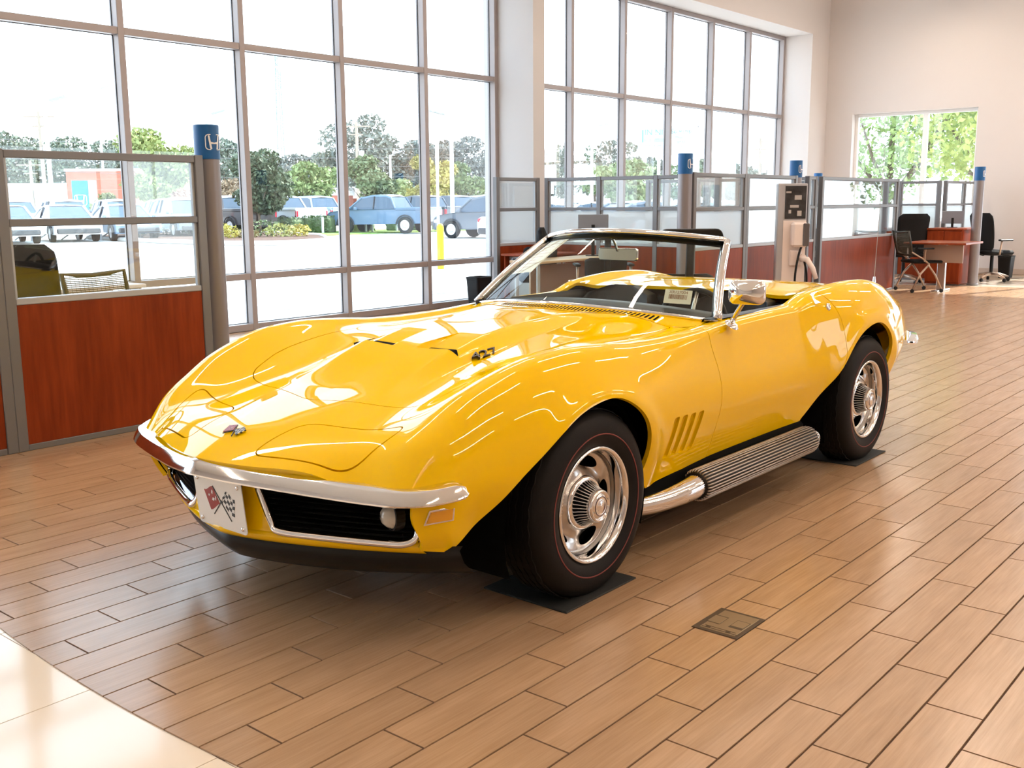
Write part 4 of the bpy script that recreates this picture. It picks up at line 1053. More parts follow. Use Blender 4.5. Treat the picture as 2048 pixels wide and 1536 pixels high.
partition((16.0, 8.40), (16.0, 5.90), 3, 'frosted cubicle divider behind the long cubicle wall', frost=True)
partition((18.15, 8.40), (18.15, 5.80), 4, 'frosted cubicle divider below the far wall window', frost=True)
partition((18.22, 5.72), (20.2, 5.72), 2, 'last cubicle wall beside the blank far wall', frost=True)

# ---- chairs
M_mesh = mat('chair_mesh', (.028, .022, .016), .8)
M_leather = mat('black_leather', (.009, .008, .0075), .35, spec=.25, bump=(260, .2))
M_beigem = mat('champagne_metal', (.50, .38, .30), .35, .6)
def back_shell(w, h, th, curve, lean, taper=.06, rnd=.16, n=15, m_=13):
    """curved backrest: grid front and back, returns MB around origin (bottom centre), facing -x"""
    F_, B_ = [], []
    for j in range(m_):
        v = j/(m_-1); e = 1.0
        if v > 1-rnd: e = math.sqrt(max(.0, 1-((v-1+rnd)/rnd)**2))*.25+.75
        if v < rnd*.6: e = .85+.15*math.sqrt(max(0, 1-((rnd*.6-v)/(rnd*.6))**2))
        ww_ = w*(1-taper*(1-v))*e
        fr, bk = [], []
        for i in range(n):
            u = -1+2*i/(n-1); x = -curve*u*u*(-1)*-1+lean*v*h+.05*math.sin(math.pi*v)*-.5
            tt = th*(1-.55*abs(u)**4)*(1-.5*abs(2*v-1)**6); fr.append((x-tt/2, u*ww_/2, v*h)); bk.append((x+tt/2, u*ww_/2, v*h))
        F_.append(fr); B_.append(bk)
    mb = MB(); rows = [f+b[::-1]+[f[0]] for f, b in zip(F_, B_)]; mb.grid(rows)
    for r_ in (rows[0], rows[-1]): mb.add(r_[:-1], [tuple(range(len(r_)-1))])
    return mb
def task_chair(loc, rz, label, backh=.62, w=.50, m_back=None, arms=True, group='office chairs', headrest=None):
    """swivel chair facing -x: five-star base on casters"""
    root = empty('office_chair', loc, rz); tag(root, label, 'chair', group); mb_ = m_back or M_dark
    MB().cbox((-.25, -.25, .44), (.25, .25, .52), .035).build('seat', M_dark, root, smooth=True)
    back_shell(w, backh, .05, .05, .14).xf(Matrix.Translation((.27, 0, .52))).build('backrest', mb_, root, smooth=True)
    if headrest:
        hw, z0, z1 = headrest
        MB().tube([(.33, 0, .55), (.37, 0, .80), (.40, 0, (z0+z1)/2)], 1, 8, squash=(.035, .014)).build('head_support', M_black, root, smooth=True)
        P_ = round_poly([(-hw*.5, 0), (hw*.5, 0), (hw*.44, z1-z0), (-hw*.44, z1-z0)], [.03, .03, .045, .045], 5)
        MB().prism([(a, b) for a, b in P_], .375, .43, axis='x').xf(Matrix.Translation((0, 0, z0))).build('headrest', mb_, root, bevel=.012)
    MB().tube([(.20, 0, .44), (.31, 0, .47), (.335, 0, .62)], 1, 8, squash=(.035, .016)).build('back_bracket', M_black, root, smooth=True)
    MB().cyl((0, 0, .12), (0, 0, .44), .028, 14).build('gas_column', M_black, root)
    for k in range(5):
        a = 2*math.pi*k/5+.3; c, s_ = math.cos(a), math.sin(a)
        l = MB().tube([(0, 0, .13), (.15*c, .15*s_, .115), (.30*c, .30*s_, .075)], [.030, .024, .017], 8).build('base_leg', M_beigem, root, smooth=True)
        MB().lathe([(0, -.02), (.026, -.02), (.030, -.012), (.030, .012), (.026, .02), (0, .02)], 14, Matrix.Translation((.30*c, .30*s_, .031))@Matrix.Rotation(a, 4, 'Z')@Matrix.Rotation(math.pi/2, 4, 'X')).build('caster', M_black, l, smooth=True)
    if arms:
        for s_ in (-1, 1):
            MB().tube([(.10, s_*.26, .46), (.12, s_*.29, .55), (.10, s_*.29, .68)], .016, 8).build('arm_post', M_beigem, root, smooth=True)
            MB().cbox((-.12, s_*.29-.035, .68), (.16, s_*.29+.035, .71), .012).build('armrest', M_black, root)
    return root
def guest_chair(loc, rz, label, m_back=None, group='guest chairs'):
    """nesting chair facing -x with A-shaped champagne legs and a mesh back in a frame"""
    root = empty('guest_chair', loc, rz); tag(root, label, 'chair', group)
    MB().cbox((-.24, -.23, .43), (.22, .23, .475), .02).build('seat', M_dark, root, smooth=True)
    W = .235; H0, H1 = .56, .905
    fr = [(.26, -W, H0), (.30, -W-.015, (H0+H1)/2), (.34, -W-.02, H1), (.35, -W*.6, H1-.012), (.357, 0, H1-.020), (.35, W*.6, H1-.012), (.34, W+.02, H1), (.30, W+.015, (H0+H1)/2), (.26, W, H0), (.275, 0, H0-.01)]
    MB().tube(fr, 1, 8, closed=True, squash=(.014, .020)).build('back_frame', mat('olive_frame', (.035, .028, .018), .5), root, smooth=True)
    ml = MB(); nl = 26
    for k in range(nl):
        v = (k+.5)/nl; z = H0+(H1-.022-H0)*v; x = .265+.082*v; ml.tube([(x, -W-.012*v, z), (x+.014, 0, z-.006), (x, W+.012*v, z)], .0032, 4)
    for k in range(14):
        y = -W+2*W*(k+.5)/14; ml.tube([(.272+.014*(1-(y/W)**2), y, H0), (.352+.0*(1-(y/W)**2), y, H1-.02)], .0016, 4)
    ml.build('back_mesh', mat('mesh_strands', (.10, .085, .055), .6), root)
    for s_ in (-1, 1):
        lg = MB()
        lg.tube([(.02, s_*.26, .42), (-.10, s_*.265, .26), (-.20, s_*.27, .06)], [.016, .015, .013], 8); lg.build('front_leg', M_beigem, root, smooth=True)
        MB().tube([(.0, s_*.26, .42), (.13, s_*.265, .28), (.24, s_*.27, .06)], [.016, .015, .013], 8).build('rear_leg', M_beigem, root, smooth=True)
        MB().tube([(.0, s_*.26, .42), (.10, s_*.26, .50), (.27, s_*.24, .60)], .013, 8).build('back_support', M_beigem, root, smooth=True)
        for x in (-.205, .245): MB().lathe([(0, -.014), (.026, -.014), (.030, 0), (.026, .014), (0, .014)], 12, Matrix.Translation((x, s_*.27, .030))@Matrix.Rotation(math.pi/2, 4, 'X')).build('caster', M_black, root)
        MB().cbox((-.05, s_*.285-.02, .64), (.20, s_*.285+.02, .665), .008).build('armrest', M_black, root)
        MB().tube([(.08, s_*.265, .46), (.08, s_*.285, .64)], .010, 6).build('arm_post', M_beigem, root)
    return root
def jacket_on(loc, rz, label):
    """jacket hung over the back of a chair"""
    root = empty('jacket', loc, rz); tag(root, label, 'jacket')
    rows = []
    for j, (z, w, d) in enumerate(((0, .27, .09), (.14, .28, .10), (.30, .27, .10), (.42, .24, .09), (.50, .17, .07), (.545, .08, .05))):
        rows.append([(d*math.sin(a)*(1+.12*math.sin(5*a+j)), w*math.cos(a)*(1+.03*math.sin(7*a+2*j)), z) for a in np.linspace(0, 2*math.pi, 33)])
    mb = MB(); mb.grid(rows); mb.add(rows[-1][:-1], [tuple(range(32))]); mb.build('jacket_body', M_dark, root, smooth=True)
    for s_ in (-1, 1): MB().tube([(0, s_*.20, .48), (.03, s_*.28, .36), (.04, s_*.30, .12), (.03, s_*.29, -.02)], [.05, .055, .05, .045], 10).build('sleeve', M_dark, root, smooth=True)
    return root
def desk(x0, y0, x1, y1, label, m_top, z=.74, legs='panel', drawers=None):
    root = empty('desk', ((x0+x1)/2, (y0+y1)/2, 0)); tag(root, label, 'desk', 'cubicle desks'); hx, hy = abs(x1-x0)/2, abs(y1-y0)/2
    MB().cbox((-hx, -hy, z-.03), (hx, hy, z), .006).build('worktop', m_top, root)
    if legs == 'pedestal':
        MB().cbox((-.03, -.06, .02), (.03, .06, z-.03), .006).build('leg', M_steel, root); MB().cbox((-.30, -.05, 0), (.30, .05, .025), .006).build('foot', M_steel, root); MB().box((-.25, -hy+.08, z-.30), (-.235, hy-.25, z-.04)).build('modesty_panel', M_beigem, root)
    elif legs == 'panel':
        for s_ in (-1, 1): MB().cbox((-hx+.04 if hx > hy else -hx+.04, s_*(hy-.03)-.012, 0), (hx-.04, s_*(hy-.03)+.012, z-.03), .003).build('side_panel', M_cherry, root)
    else:
        for sx in (-1, 1):
            for sy in (-1, 1): MB().cyl((sx*(hx-.06), sy*(hy-.06), 0), (sx*(hx-.06), sy*(hy-.06), z-.03), .022, 14).build('leg', M_greyl, root)
        MB().box((-hx+.1, -.01, .35), (hx-.1, .01, z-.06)).build('modesty_panel', M_beigem, root)
    return root
def pedestal(x, y, label, h=.70, w=.42, d=.52, m=M_greyl):
    root = empty('drawer_pedestal', (x, y, 0)); tag(root, label, 'drawers', 'drawer pedestals')
    MB().cbox((-w/2, -d/2+.02, .02), (w/2, d/2, h), .004).build('body', m, root)
    n = 3; hh = (h-.04)/n
    for k in range(n):
        dr = MB().cbox((-w/2+.006, -d/2, .026+k*hh), (w/2-.006, -d/2+.02, .014+(k+1)*hh), .003).build('drawer', m, root)
        MB().cbox((-.07, -d/2-.016, .026+k*hh+hh*.72), (.07, -d/2, .026+k*hh+hh*.80), .003).build('drawer_pull', M_steel, dr)
    return root
def monitor(x, y, z, rz, label, lift=0.0):
    root = empty('monitor', (x, y, z), rz); tag(root, label, 'monitor', 'computer monitors')
    MB().cbox((-.02, -.27, .10+lift), (.02, .27, .43+lift), .008).build('casing', mat('monitor_back', (.22, .24, .28), .4), root)
    MB().box((-.0215, -.255, .115+lift), (-.0202, .255, .415+lift)).build('screen', M_black, root)
    MB().cbox((.01, -.03, .01), (.04, .03, .25+lift), .006).build('stand', M_black, root)
    MB().cbox((-.09, -.13, 0), (.11, .13, .012), .004).build('foot', M_black, root)
    return root
def bin_(x, y, label, h=.40, r=.15):
    root = empty('waste_bin', (x, y, 0)); tag(root, label, 'bin', 'waste bins')
    P_ = rrect(2*r, 1.5*r, .03); rows = [[(a*k, b*k, z) for a, b in P_+P_[:1]] for k, z in ((.80, 0), (.97, h-.03), (1.0, h-.028), (1.0, h), (.95, h), (.90, h-.04), (.76, .02))]
    mb = MB(); mb.grid(rows); mb.add([(a*.8, b*.8, 0) for a, b in P_], [tuple(range(len(P_)))]); mb.add([(a*.76, b*.76, .02) for a, b in P_], [tuple(range(len(P_)))]); mb.build('tub', M_black, root)
    MB().tube([(a*1.0, b*1.0, h-.002) for a, b in P_], .006, 6, closed=True).build('rim', M_black, root)
    return root
# left cubicle
guest_chair((3.78, 6.62, 0), math.radians(98), 'olive mesh guest chair seen through the left cubicle glass')
task_chair((3.40, 7.10, 0), math.radians(222), 'black office chair at the left edge behind the cubicle glass', backh=.60)
desk(2.75, 7.65, 4.55, 8.35, 'pale worktop in the left cubicle below the window', mat('pale_laminate', (.70, .70, .70), .35), legs='leg')
# cubicle behind the windshield
desk(8.75, 6.92, 10.30, 7.34, 'maple desk seen through the windshield', M_maple, legs='leg')
desk(9.85, 7.85, 10.72, 8.40, 'cherry corner worktop above the grey drawers', M_cherry_x)
pedestal(10.18, 8.12, 'grey drawer pedestal under the cherry corner worktop')
task_chair((9.34, 6.50, 0), math.radians(222), 'black leather chair whose top edge shows above the left half of the windshield', backh=.26, w=.46, m_back=M_leather, headrest=(.50, .97, 1.075))
task_chair((7.70, 4.56, 0), math.radians(222), 'black leather chair whose wide back rises above the windshield', backh=.26, w=.46, m_back=M_leather, headrest=(.55, 1.045, 1.15))
task_chair((9.68, 7.66, 0), math.radians(222), 'black office chair under the draped jacket by the white pier', backh=.34, w=.40)
jacket_on((9.45, 7.44, .70), math.radians(300), 'dark jacket draped over a chair in front of the white pier').scale = (.62, .62, .70)
monitor(10.05, 7.14, .74, math.radians(215), 'grey backed monitor on the maple desk', .30).scale = (.66, .66, .66)
bin_(10.25, 9.12, 'black waste bin by the window beside the white pier')
# cubicle behind the charging stand
desk(11.6, 6.75, 12.9, 7.25, 'cherry desk behind the charging stand', M_cherry_x, legs='leg')
task_chair((12.1, 6.30, 0), math.radians(100), 'black chair low behind the charging stand', backh=.42)
task_chair((12.3, 7.65, 0), math.radians(-80), 'black chair beyond the desk behind the charging stand', backh=.48)
# cubicle above the tail
desk(13.9, 6.9, 15.4, 7.6, 'cherry desk inside the long cubicle', M_cherry_x, legs='leg')
monitor(14.95, 7.25, .74, math.radians(20), 'pale backed monitor inside the long cubicle')
task_chair((14.35, 6.42, 0), math.radians(95), 'black chair left of its twin behind the long cubicle wall', backh=.42)
task_chair((15.15, 6.35, 0), math.radians(85), 'black chair right of its twin behind the long cubicle wall', backh=.42)
# open cubicle on the right
desk(15.78, 4.62, 16.62, 5.52, 'cherry table on a flat steel leg in the open cubicle', M_cherry_x, legs='pedestal')
guest_chair((15.95, 5.30, 0), math.radians(135), 'guest chair with arched legs tucked at the cherry table')
task_chair((17.35, 6.05, 0), math.radians(225), 'high backed black mesh chair behind the cherry table', backh=.62, w=.54)
cab_ = empty('credenza', (17.66, 5.42, 0)); tag(cab_, 'cherry credenza between the mesh chair and the column', 'cabinet')
MB().cbox((-.32, -.27, .02), (.32, .27, .88), .004).build('carcass', M_cherry, cab_); MB().cbox((-.34, -.29, .88), (.34, .29, .91), .004).build('top', M_cherry_x, cab_)
for s_ in (-1, 1):
    d_ = MB().cbox((-.320, s_*.135-.13, .05), (-.335, s_*.135+.13, .86), .003).build('door', M_cherry, cab_); MB().cyl((-.345, s_*.03, .5), (-.345, s_*.03, .62), .006, 8).build('door_pull', M_steel, d_)
monitor(17.80, 5.45, .91, math.radians(200), 'small dark monitor on the cherry credenza').scale = (.62, .62, .62)
task_chair((18.62, 5.02, 0), math.radians(150), 'tall black chair half hidden by the far column', backh=.62)
desk(19.00, 4.00, 19.90, 4.62, 'cherry table by the blank far wall', M_cherry_x, legs='leg')
bin_(19.62, 5.05, 'black waste bin against the blank far wall', h=.38)
MB_o = MB().cbox((X1-.012, 4.86, .62), (X1, 4.95, .74), .003).build('wall_socket', M_black); tag(MB_o, 'small dark socket plate on the blank far wall', 'socket')

# ---- charging demo stand
ch = empty('charging_stand', (11.36, 5.28, 0), math.radians(-50)); tag(ch, 'grey display stand with white vehicle charger and hanging cable', 'charger')
# local: -y faces the camera
M_chw = mat('charger_white', (.80, .70, .65), .35); M_stand = mat('stand_grey', (.42, .42, .44), .4, .2)
MB().cbox((-.17, -.05, 0), (.17, .05, 1.56), .01).build('tower', M_stand, ch)
MB().cbox((-.22, -.20, 0), (.22, .20, .025), .008).build('foot_plate', M_stand, ch)
MB().cbox((-.10, -.057, 0.03), (.165, -.05, 1.14), .002).build('front_panel', M_chw, ch)
pm_ = mat('poster_print', (.03, .03, .032), .4, noise=(9.0, .9, 5))
po = MB().cbox((-.085, -.060, 1.16), (.155, -.05, 1.53), .002).build('poster', pm_, ch)
for (x, z, w, h) in ((-.05, 1.46, .06, .02), (.06, 1.40, .08, .05), (.02, 1.30, .10, .03), (-.03, 1.24, .03, .04), (.08, 1.22, .05, .06)): MB().box((x-w/2, -.0612, z-h/2), (x+w/2, -.0602, z+h/2)).build('poster_mark', mat('poster_light', (.45, .42, .40), .5), po)
cu_ = MB().cbox((-.02, -.17, .84), (.165, -.057, 1.12), .025).build('charger_unit', M_chw, ch, smooth=False)
MB().cbox((.10, -.185, .85), (.175, -.165, 1.11), .012).build('charger_face', mat('charger_dark', (.10, .09, .09), .3), cu_)
MB().cbox((-.02, -.10, .62), (.12, -.057, .80), .012).build('cable_cover', M_chw, ch)
cab = [(.10, -.13, .84), (.06, -.15, .72), (.03, -.16, .45), (.06, -.17, .22), (.12, -.18, .18), (.16, -.17, .30), (.16, -.16, .55), (.13, -.15, .70), (.17, -.17, .68), (.22, -.19, .58), (.25, -.20, .50)]
tt = np.linspace(0, 10, 60); ca = np.array(cab); MB().tube(np.stack([cspline(range(11), ca[:, c], tt) for c in range(3)], -1), .013, 10).build('charging_cable', M_black, ch, smooth=True)
MB().tube([(.10, -.12, .70), (.16, -.17, .70), (.22, -.20, .60), (.26, -.21, .48)], [.03, .034, .030, .026], 12).build('charging_plug', M_chw, ch, smooth=True)
MB().tube([(.12, -.057, .72), (.12, -.14, .72)], .04, 16).build('plug_holster', M_chw, ch)

# ---- floor box
fb = empty('floor_box', (2.928, 1.523, 0)); tag(fb, 'square brass floor outlet box set into the planks', 'floor box')
M_brass = mat('antique_brass', (.30, .235, .155), .38, .7); M_bdark = mat('dark_bronze', (.09, .065, .045), .45, .6)
MB().cbox((-.101, -.082, -.004), (.101, .082, .0030), .0015).build('frame', M_bdark, fb)
MB().cbox((-.086, -.068, .001), (.086, .060, .0042), .001).build('cover', M_brass, fb)
for s_ in (-1, 1):
    fl_ = MB().cbox((-.020 if s_ < 0 else -.030, s_*.040-.022, .0042), (.030 if s_ < 0 else .028, s_*.040+.022, .0054), .0006).build('outlet_flap', M_brass, fb)
    MB().box((-.034, s_*.040-.024, .0042), (.034, s_*.040+.024, .0046)).build('flap_seam', M_bdark, fb)
MB().box((-.080, -.072, .0043), (-.076, .056, .0048)).box((-.066, -.060, .0043), (-.063, .050, .0048)).build('hinge_line', M_bdark, fb)
for s_ in (-1, 1): MB().box((-.078, s_*.036-.008, .0043), (-.068, s_*.036+.008, .0052)).build('hinge', M_bdark, fb)
# ================================================================== outside: lot, cars, planting, poles, far buildings
ZG = -.08
M_conc = mat('pale_concrete', (.72, .685, .63), .85, noise=(.35, .05, 5)); M_kerb = mat('kerb_concrete', (.55, .53, .50), .85)
M_mulch = mat('brown_mulch', (.10, .05, .03), .95, noise=(8.0, .5, 4)); M_grass = mat('lawn_green', (.20, .30, .06), .95, noise=(3.0, .35, 4))
M_bark = mat('bark_brown', (.16, .12, .09), .9, noise=(20.0, .3, 3)); M_polew = mat('pale_pole', (.62, .64, .66), .45, .3); M_wood_p = mat('weathered_pole', (.30, .25, .20), .9)
g = MB()
g.box((-60, YG+.32, ZG-.2), (260, 260, ZG)); g.box((X1+.3, -120, ZG-.2), (260, YG+.32, ZG)); g.box((-120, -120, ZG-.2), (X1+.3, Y0-.32, ZG)); g.box((-120, Y0-.32, ZG-.2), (X0-.32, 260, ZG))
struct(g.build('ground', M_conc), 'pale concrete forecourt outside the windows')
# expansion joints near the building
mb = MB()
for y in (11.6, 15.2, 19.0): mb.box((-20, y-.012, ZG), (60, y+.012, ZG+.002))
for x in range(-16, 60, 5): mb.box((x-.012, 9.8, ZG), (x+.012, 30, ZG+.002))
struct(mb.build('trim_2', mat('joint_dark', (.30, .28, .26), .9)), 'dark joints in the concrete forecourt')
LEAF = {}
def leaf_mat(c):
    c = tuple(round(.62*q*1.45+.38*(.30*1.0)*(q*.3+.7*max(c)*.9+.05), 3) for q in c)  # haze put into the colour: foliage paled and greyed
    if c not in LEAF: LEAF[c] = mat('foliage_%d' % len(LEAF), c, .7, noise=(1.3, .35, 3))
    return LEAF[c]
def leaves(center, rad, n, size, rs, mb=None):
    mb = mb or MB(); c = np.asarray(center, float); rad = np.asarray(rad, float)
    d = rs.normal(size=(n, 3)); d /= np.linalg.norm(d, axis=1, keepdims=True); r = rs.uniform(.25, 1, (n, 1))**.45; P = c+d*r*rad
    a = rs.normal(size=(n, 3)); a /= np.linalg.norm(a, axis=1, keepdims=True); b = np.cross(a, rs.normal(size=(n, 3))); b /= np.linalg.norm(b, axis=1, keepdims=True)+1e-9
    s = rs.uniform(.6, 1.3, (n, 1))*size; V = np.stack([P-a*s, P+b*s*.55, P+a*s, P-b*s*.55], 1).reshape(-1, 3)
    mb.add(V, [(4*i, 4*i+1, 4*i+2, 4*i+3) for i in range(n)]); return mb
TREE_N = [0]; HS, WS = .62, .80
def tree(pos, h, w, label, c=(.10, .16, .05), trunk=.35, n=900, leaf=.28, blobs=7, group='trees beyond the forecourt', kind='leafy_tree', cat='tree', shape='round', seed=None):
    (leaf, n) = (leaf, n) if group == 'trees by the far window' else (leaf*.62, int(n*2.3)); h *= HS if group != 'trees by the far window' else 1.0; w *= WS if group != 'trees by the far window' else 1.1; TREE_N[0] += 1; rs = np.random.default_rng(seed or 100+TREE_N[0]); x, y = pos[0], pos[1]; z0 = pos[2] if len(pos) > 2 else ZG
    root = empty(kind, (x, y, z0)); tag(root, label, cat, group); tr = MB(); th = h*trunk; r = .022*h
    tr.tube([(0, 0, 0), (.02*h*rs.normal()*.3, 0, th*.6), (0, .01*h, th), (.02*h, 0, h*.75)], [r, r*.8, r*.65, r*.25], 8)
    for k in range(4):
        a = rs.uniform(0, 6.28); tr.tube([(0, 0, th*.9), (math.cos(a)*w*.18, math.sin(a)*w*.18, th+h*.12), (math.cos(a)*w*.34, math.sin(a)*w*.34, th+h*.28)], [r*.5, r*.3, r*.12], 6)
    tr.build('trunk', M_bark, root, smooth=True); cr = MB()
    for k in range(blobs):
        a = rs.uniform(0, 6.28); v = (k+.5)/blobs; rr = w*.30*rs.uniform(.3, 1)*(1 if shape == 'round' else (1.15-v)); zc = th*.75+(h-th*.75)*(.12+.76*v); q = (1-.35*abs(2*v-1)) if shape == 'round' else (1.1-.8*v)
        leaves((rr*math.cos(a), rr*math.sin(a), zc), (w*.30*q, w*.30*q, h*.15*q+.05), n//blobs, leaf, rs, cr)
    cr.build('crown', leaf_mat(c), root, recalc=False); return root
def shrub(pos, r, h, label, c, n=260, leaf=.07):
    TREE_N[0] += 1; rs = np.random.default_rng(500+TREE_N[0]); o = leaves((0, 0, h*.5), (r, r, h*.5), n, leaf, rs).build('shrub', leaf_mat(c), recalc=False); o.location = (pos[0], pos[1], pos[2] if len(pos) > 2 else ZG); tag(o, label, 'shrub', 'low shrubs in the planted island'); return o
def hedge(p0, p1, h, w, label, c=(.07, .11, .03)):
    TREE_N[0] += 1; rs = np.random.default_rng(900+TREE_N[0]); p0, p1 = Vector((*p0, ZG)), Vector((*p1, ZG)); L_ = (p1-p0).length; n = int(L_*230)
    o_ = MB(); P = np.stack([rs.uniform(0, L_, n), rs.uniform(-w/2, w/2, n), rs.uniform(.02, h, n)], -1); side = rs.integers(0, 3, n); P[side == 0, 1] = -w/2; P[side == 1, 2] = h; P += rs.normal(size=(n, 3))*.03
    a = rs.normal(size=(n, 3)); a /= np.linalg.norm(a, axis=1, keepdims=True); b = np.cross(a, rs.normal(size=(n, 3))); b /= np.linalg.norm(b, axis=1, keepdims=True)+1e-9; s = .075
    o_.add(np.stack([P-a*s, P+b*s*.6, P+a*s, P-b*s*.6], 1).reshape(-1, 3), [(4*i, 4*i+1, 4*i+2, 4*i+3) for i in range(n)])
    o_.cbox((0, -w/2+.06, 0), (L_, w/2-.06, h-.06), .1)
    o = o_.build('hedge', leaf_mat(c), recalc=False); o.location = p0; o.rotation_euler = (0, 0, math.atan2(p1.y-p0.y, p1.x-p0.x)); tag(o, label, 'hedge', 'clipped hedges along the lot'); return o
# planted island with kerb
def gp(px, py): # ground point of a photo direction
    v = ray(px, py); t = (ZG-CAM_H)/v[2]; return CPOS+v*t
isl = [gp(170, 478), gp(300, 486), gp(470, 492), gp(560, 491), gp(640, 486), gp(660, 482), gp(640, 474), gp(560, 470), gp(400, 467), gp(250, 470)]
poly = [(q[0], q[1]) for q in isl]; io = empty('planted_island', (poly[0][0], poly[0][1], ZG)); tag(io, 'kerbed planting island with mulch in front of the hedges', 'planter')
lp = [(x-poly[0][0], y-poly[0][1]) for x, y in round_poly(poly, .8)]
MB().prism(lp, 0, .10).build('mulch_bed', M_mulch, io); MB().tube([(x, y, .08) for x, y in lp], 1, 8, closed=True, squash=(.09, .09)).build('kerb', M_kerb, io)
for px, py, r, h, c, nm in ((440, 478, .45, .65, (.42, .36, .04), 'yellow shrub beside the left column'), (462, 481, .40, .55, (.42, .36, .05), 'small yellow shrub in the planted island'), (530, 477, .85, .75, (.09, .13, .04), 'dark round shrub under the island tree'), (560, 478, .7, .6, (.30, .30, .06), 'pale green shrub right of the island tree'), (598, 477, .55, .55, (.42, .34, .05), 'golden shrub at the right tip of the planted island'), (495, 480, .5, .4, (.20, .16, .05), 'low brown shrub in the planted island'), (275, 474, .9, .7, (.07, .10, .04), 'dark shrub at the left end of the planted island'), (330, 474, 1.0, .75, (.08, .11, .04), 'broad dark shrub seen through the left cubicle glass'), (372, 473, .8, .7, (.12, .14, .05), 'grey green shrub seen left of the column')):
    q = gp(px, py); shrub((q[0], q[1], ZG+.05), r, h, nm, c)
q = gp(520, 470); tree((q[0], q[1], ZG), 6.4, 4.2, 'young tree with dark crown standing in the planted island', (.075, .105, .05), .30, 3200, .16, 12, kind='island_tree')
hedge(gp(455, 466)[:2], gp(600, 468)[:2], .75, .9, 'clipped hedge left of the second mullion')
hedge(gp(600, 467)[:2], gp(668, 467)[:2], .8, .9, 'clipped hedge directly behind the golden shrub')
hedge(gp(698, 464)[:2], gp(745, 463)[:2], .8, .9, 'short bright hedge before the blue pickup', (.16, .20, .04))
hedge(gp(778, 463)[:2], gp(860, 461)[:2], .85, .9, 'clipped hedge behind the row of pale posts')
hedge(gp(865, 460)[:2], gp(985, 455)[:2], .85, .9, 'clipped hedge behind the yellow bollard')
lw = [gp(600, 474), gp(770, 467), gp(980, 460), gp(990, 455), gp(700, 462), gp(600, 468)]
o = MB().prism([(q[0], q[1]) for q in lw], ZG, ZG+.05).build('lawn_strip', M_grass); tag(o, 'thin bright lawn strip in front of the hedges', 'lawn')
# posts
for i, (px, py, h) in enumerate(((600, 467, .75), (646, 468, .8), (732, 465, .85), (745, 465, .85), (794, 464, .85), (820, 463, .85), (862, 462, .85), (899, 461, .85), (936, 460, .85))):
    q = gp(px, py); o = MB().lathe([(.06, 0), (.06, h-.02), (.045, h), (0, h)], 12).build('kerb_post', M_polew); o.location = (q[0], q[1], ZG); tag(o, 'short pale post number %s from the left along the hedges' % ('one two three four five six seven eight nine'.split()[i]), 'post', 'short pale posts along the hedges')
for i, px in enumerate((22, 64, 110, 157, 203, 232, 280, 312)):
    q = gp(px, 483-.012*px); root = empty('braced_post', (q[0], q[1], ZG)); tag(root, 'white braced post, %s from the left in the lot behind the left cubicle' % ('first second third fourth fifth sixth seventh eighth'.split()[i]), 'post', 'white braced posts in the lot')
    MB().cyl((0, 0, 0), (0, 0, .55), .045, 10).build('upright', M_polew, root); d = -CR*.7; MB().tube([(0, 0, .50), (d[0], d[1], .04)], .03, 8).build('brace', M_polew, root)
# yellow bollard and sign post
q = gp(882, 538); bo = empty('bollard', (q[0], q[1], ZG)); tag(bo, 'yellow cylindrical bollard outside the window', 'bollard')
MB().lathe([(.078, 0), (.078, .90), (.070, .95), (.045, .985), (0, .995)], 24).build('sleeve', mat('bollard_yellow', (.80, .45, .03), .5), bo, smooth=True, angle=50)
sp = gp(878, 520); sg_ = empty('sign_post', (sp[0], sp[1], ZG)); tag(sg_, 'slim grey sign post with the sign seen edge on above the bollard', 'sign post')
MB().cyl((0, 0, 0), (0, 0, 3.0), .035, 10).build('post', M_polew, sg_); dd = CF; aa_ = math.atan2(dd[1], dd[0]); MB().cbox((-.25, -.03, 2.25), (.25, .03, 3.0), .005).xf(Matrix.Rotation(aa_, 4, 'Z')).build('sign_plate', mat('sign_grey', (.42, .42, .43), .5), sg_)

# ---- parked vehicles
M_cglass = mat('car_glass', (.05, .08, .12), .08, spec=.8); M_tyre2 = mat('lot_tyre', (.015, .015, .015), .8); M_hub = mat('lot_hub', (.5, .5, .52), .3, .7); M_tail = mat('tail_lens', (.45, .02, .04), .25); M_head = mat('head_lens', (.8, .82, .85), .15); M_plast = mat('lot_trim', (.03, .03, .035), .6)
PROF = {
 'sedan': dict(L=4.6, W=1.80, belt=.92, roof=1.43, body=[(-2.3, .30), (-2.28, .62), (-2.15, .72), (-1.15, .90), (1.55, .97), (2.18, .95), (2.30, .80), (2.28, .35)], cab=[(-1.15, .90), (-.35, 1.38), (.35, 1.43), (.95, 1.36), (1.75, .97)], wh=(-1.42, 1.38), r=.33),
 'suv': dict(L=4.6, W=1.85, belt=1.05, roof=1.70, body=[(-2.3, .34), (-2.28, .75), (-2.1, .92), (-1.2, 1.04), (2.1, 1.10), (2.28, 1.05), (2.30, .40)], cab=[(-1.2, 1.04), (-.55, 1.58), (.1, 1.70), (1.5, 1.68), (1.95, 1.58), (2.2, 1.10)], wh=(-1.42, 1.42), r=.36),
 'pickup': dict(L=5.3, W=1.96, belt=1.12, roof=1.80, body=[(-2.65, .40), (-2.63, .85), (-2.45, 1.02), (-1.45, 1.12), (.75, 1.15), (2.60, 1.18), (2.65, 1.10), (2.65, .48)], cab=[(-1.45, 1.12), (-.75, 1.70), (-.2, 1.80), (.55, 1.79), (.80, 1.70), (1.10, 1.16)], wh=(-1.60, 1.62), r=.40),
}
CAR_N = [0]
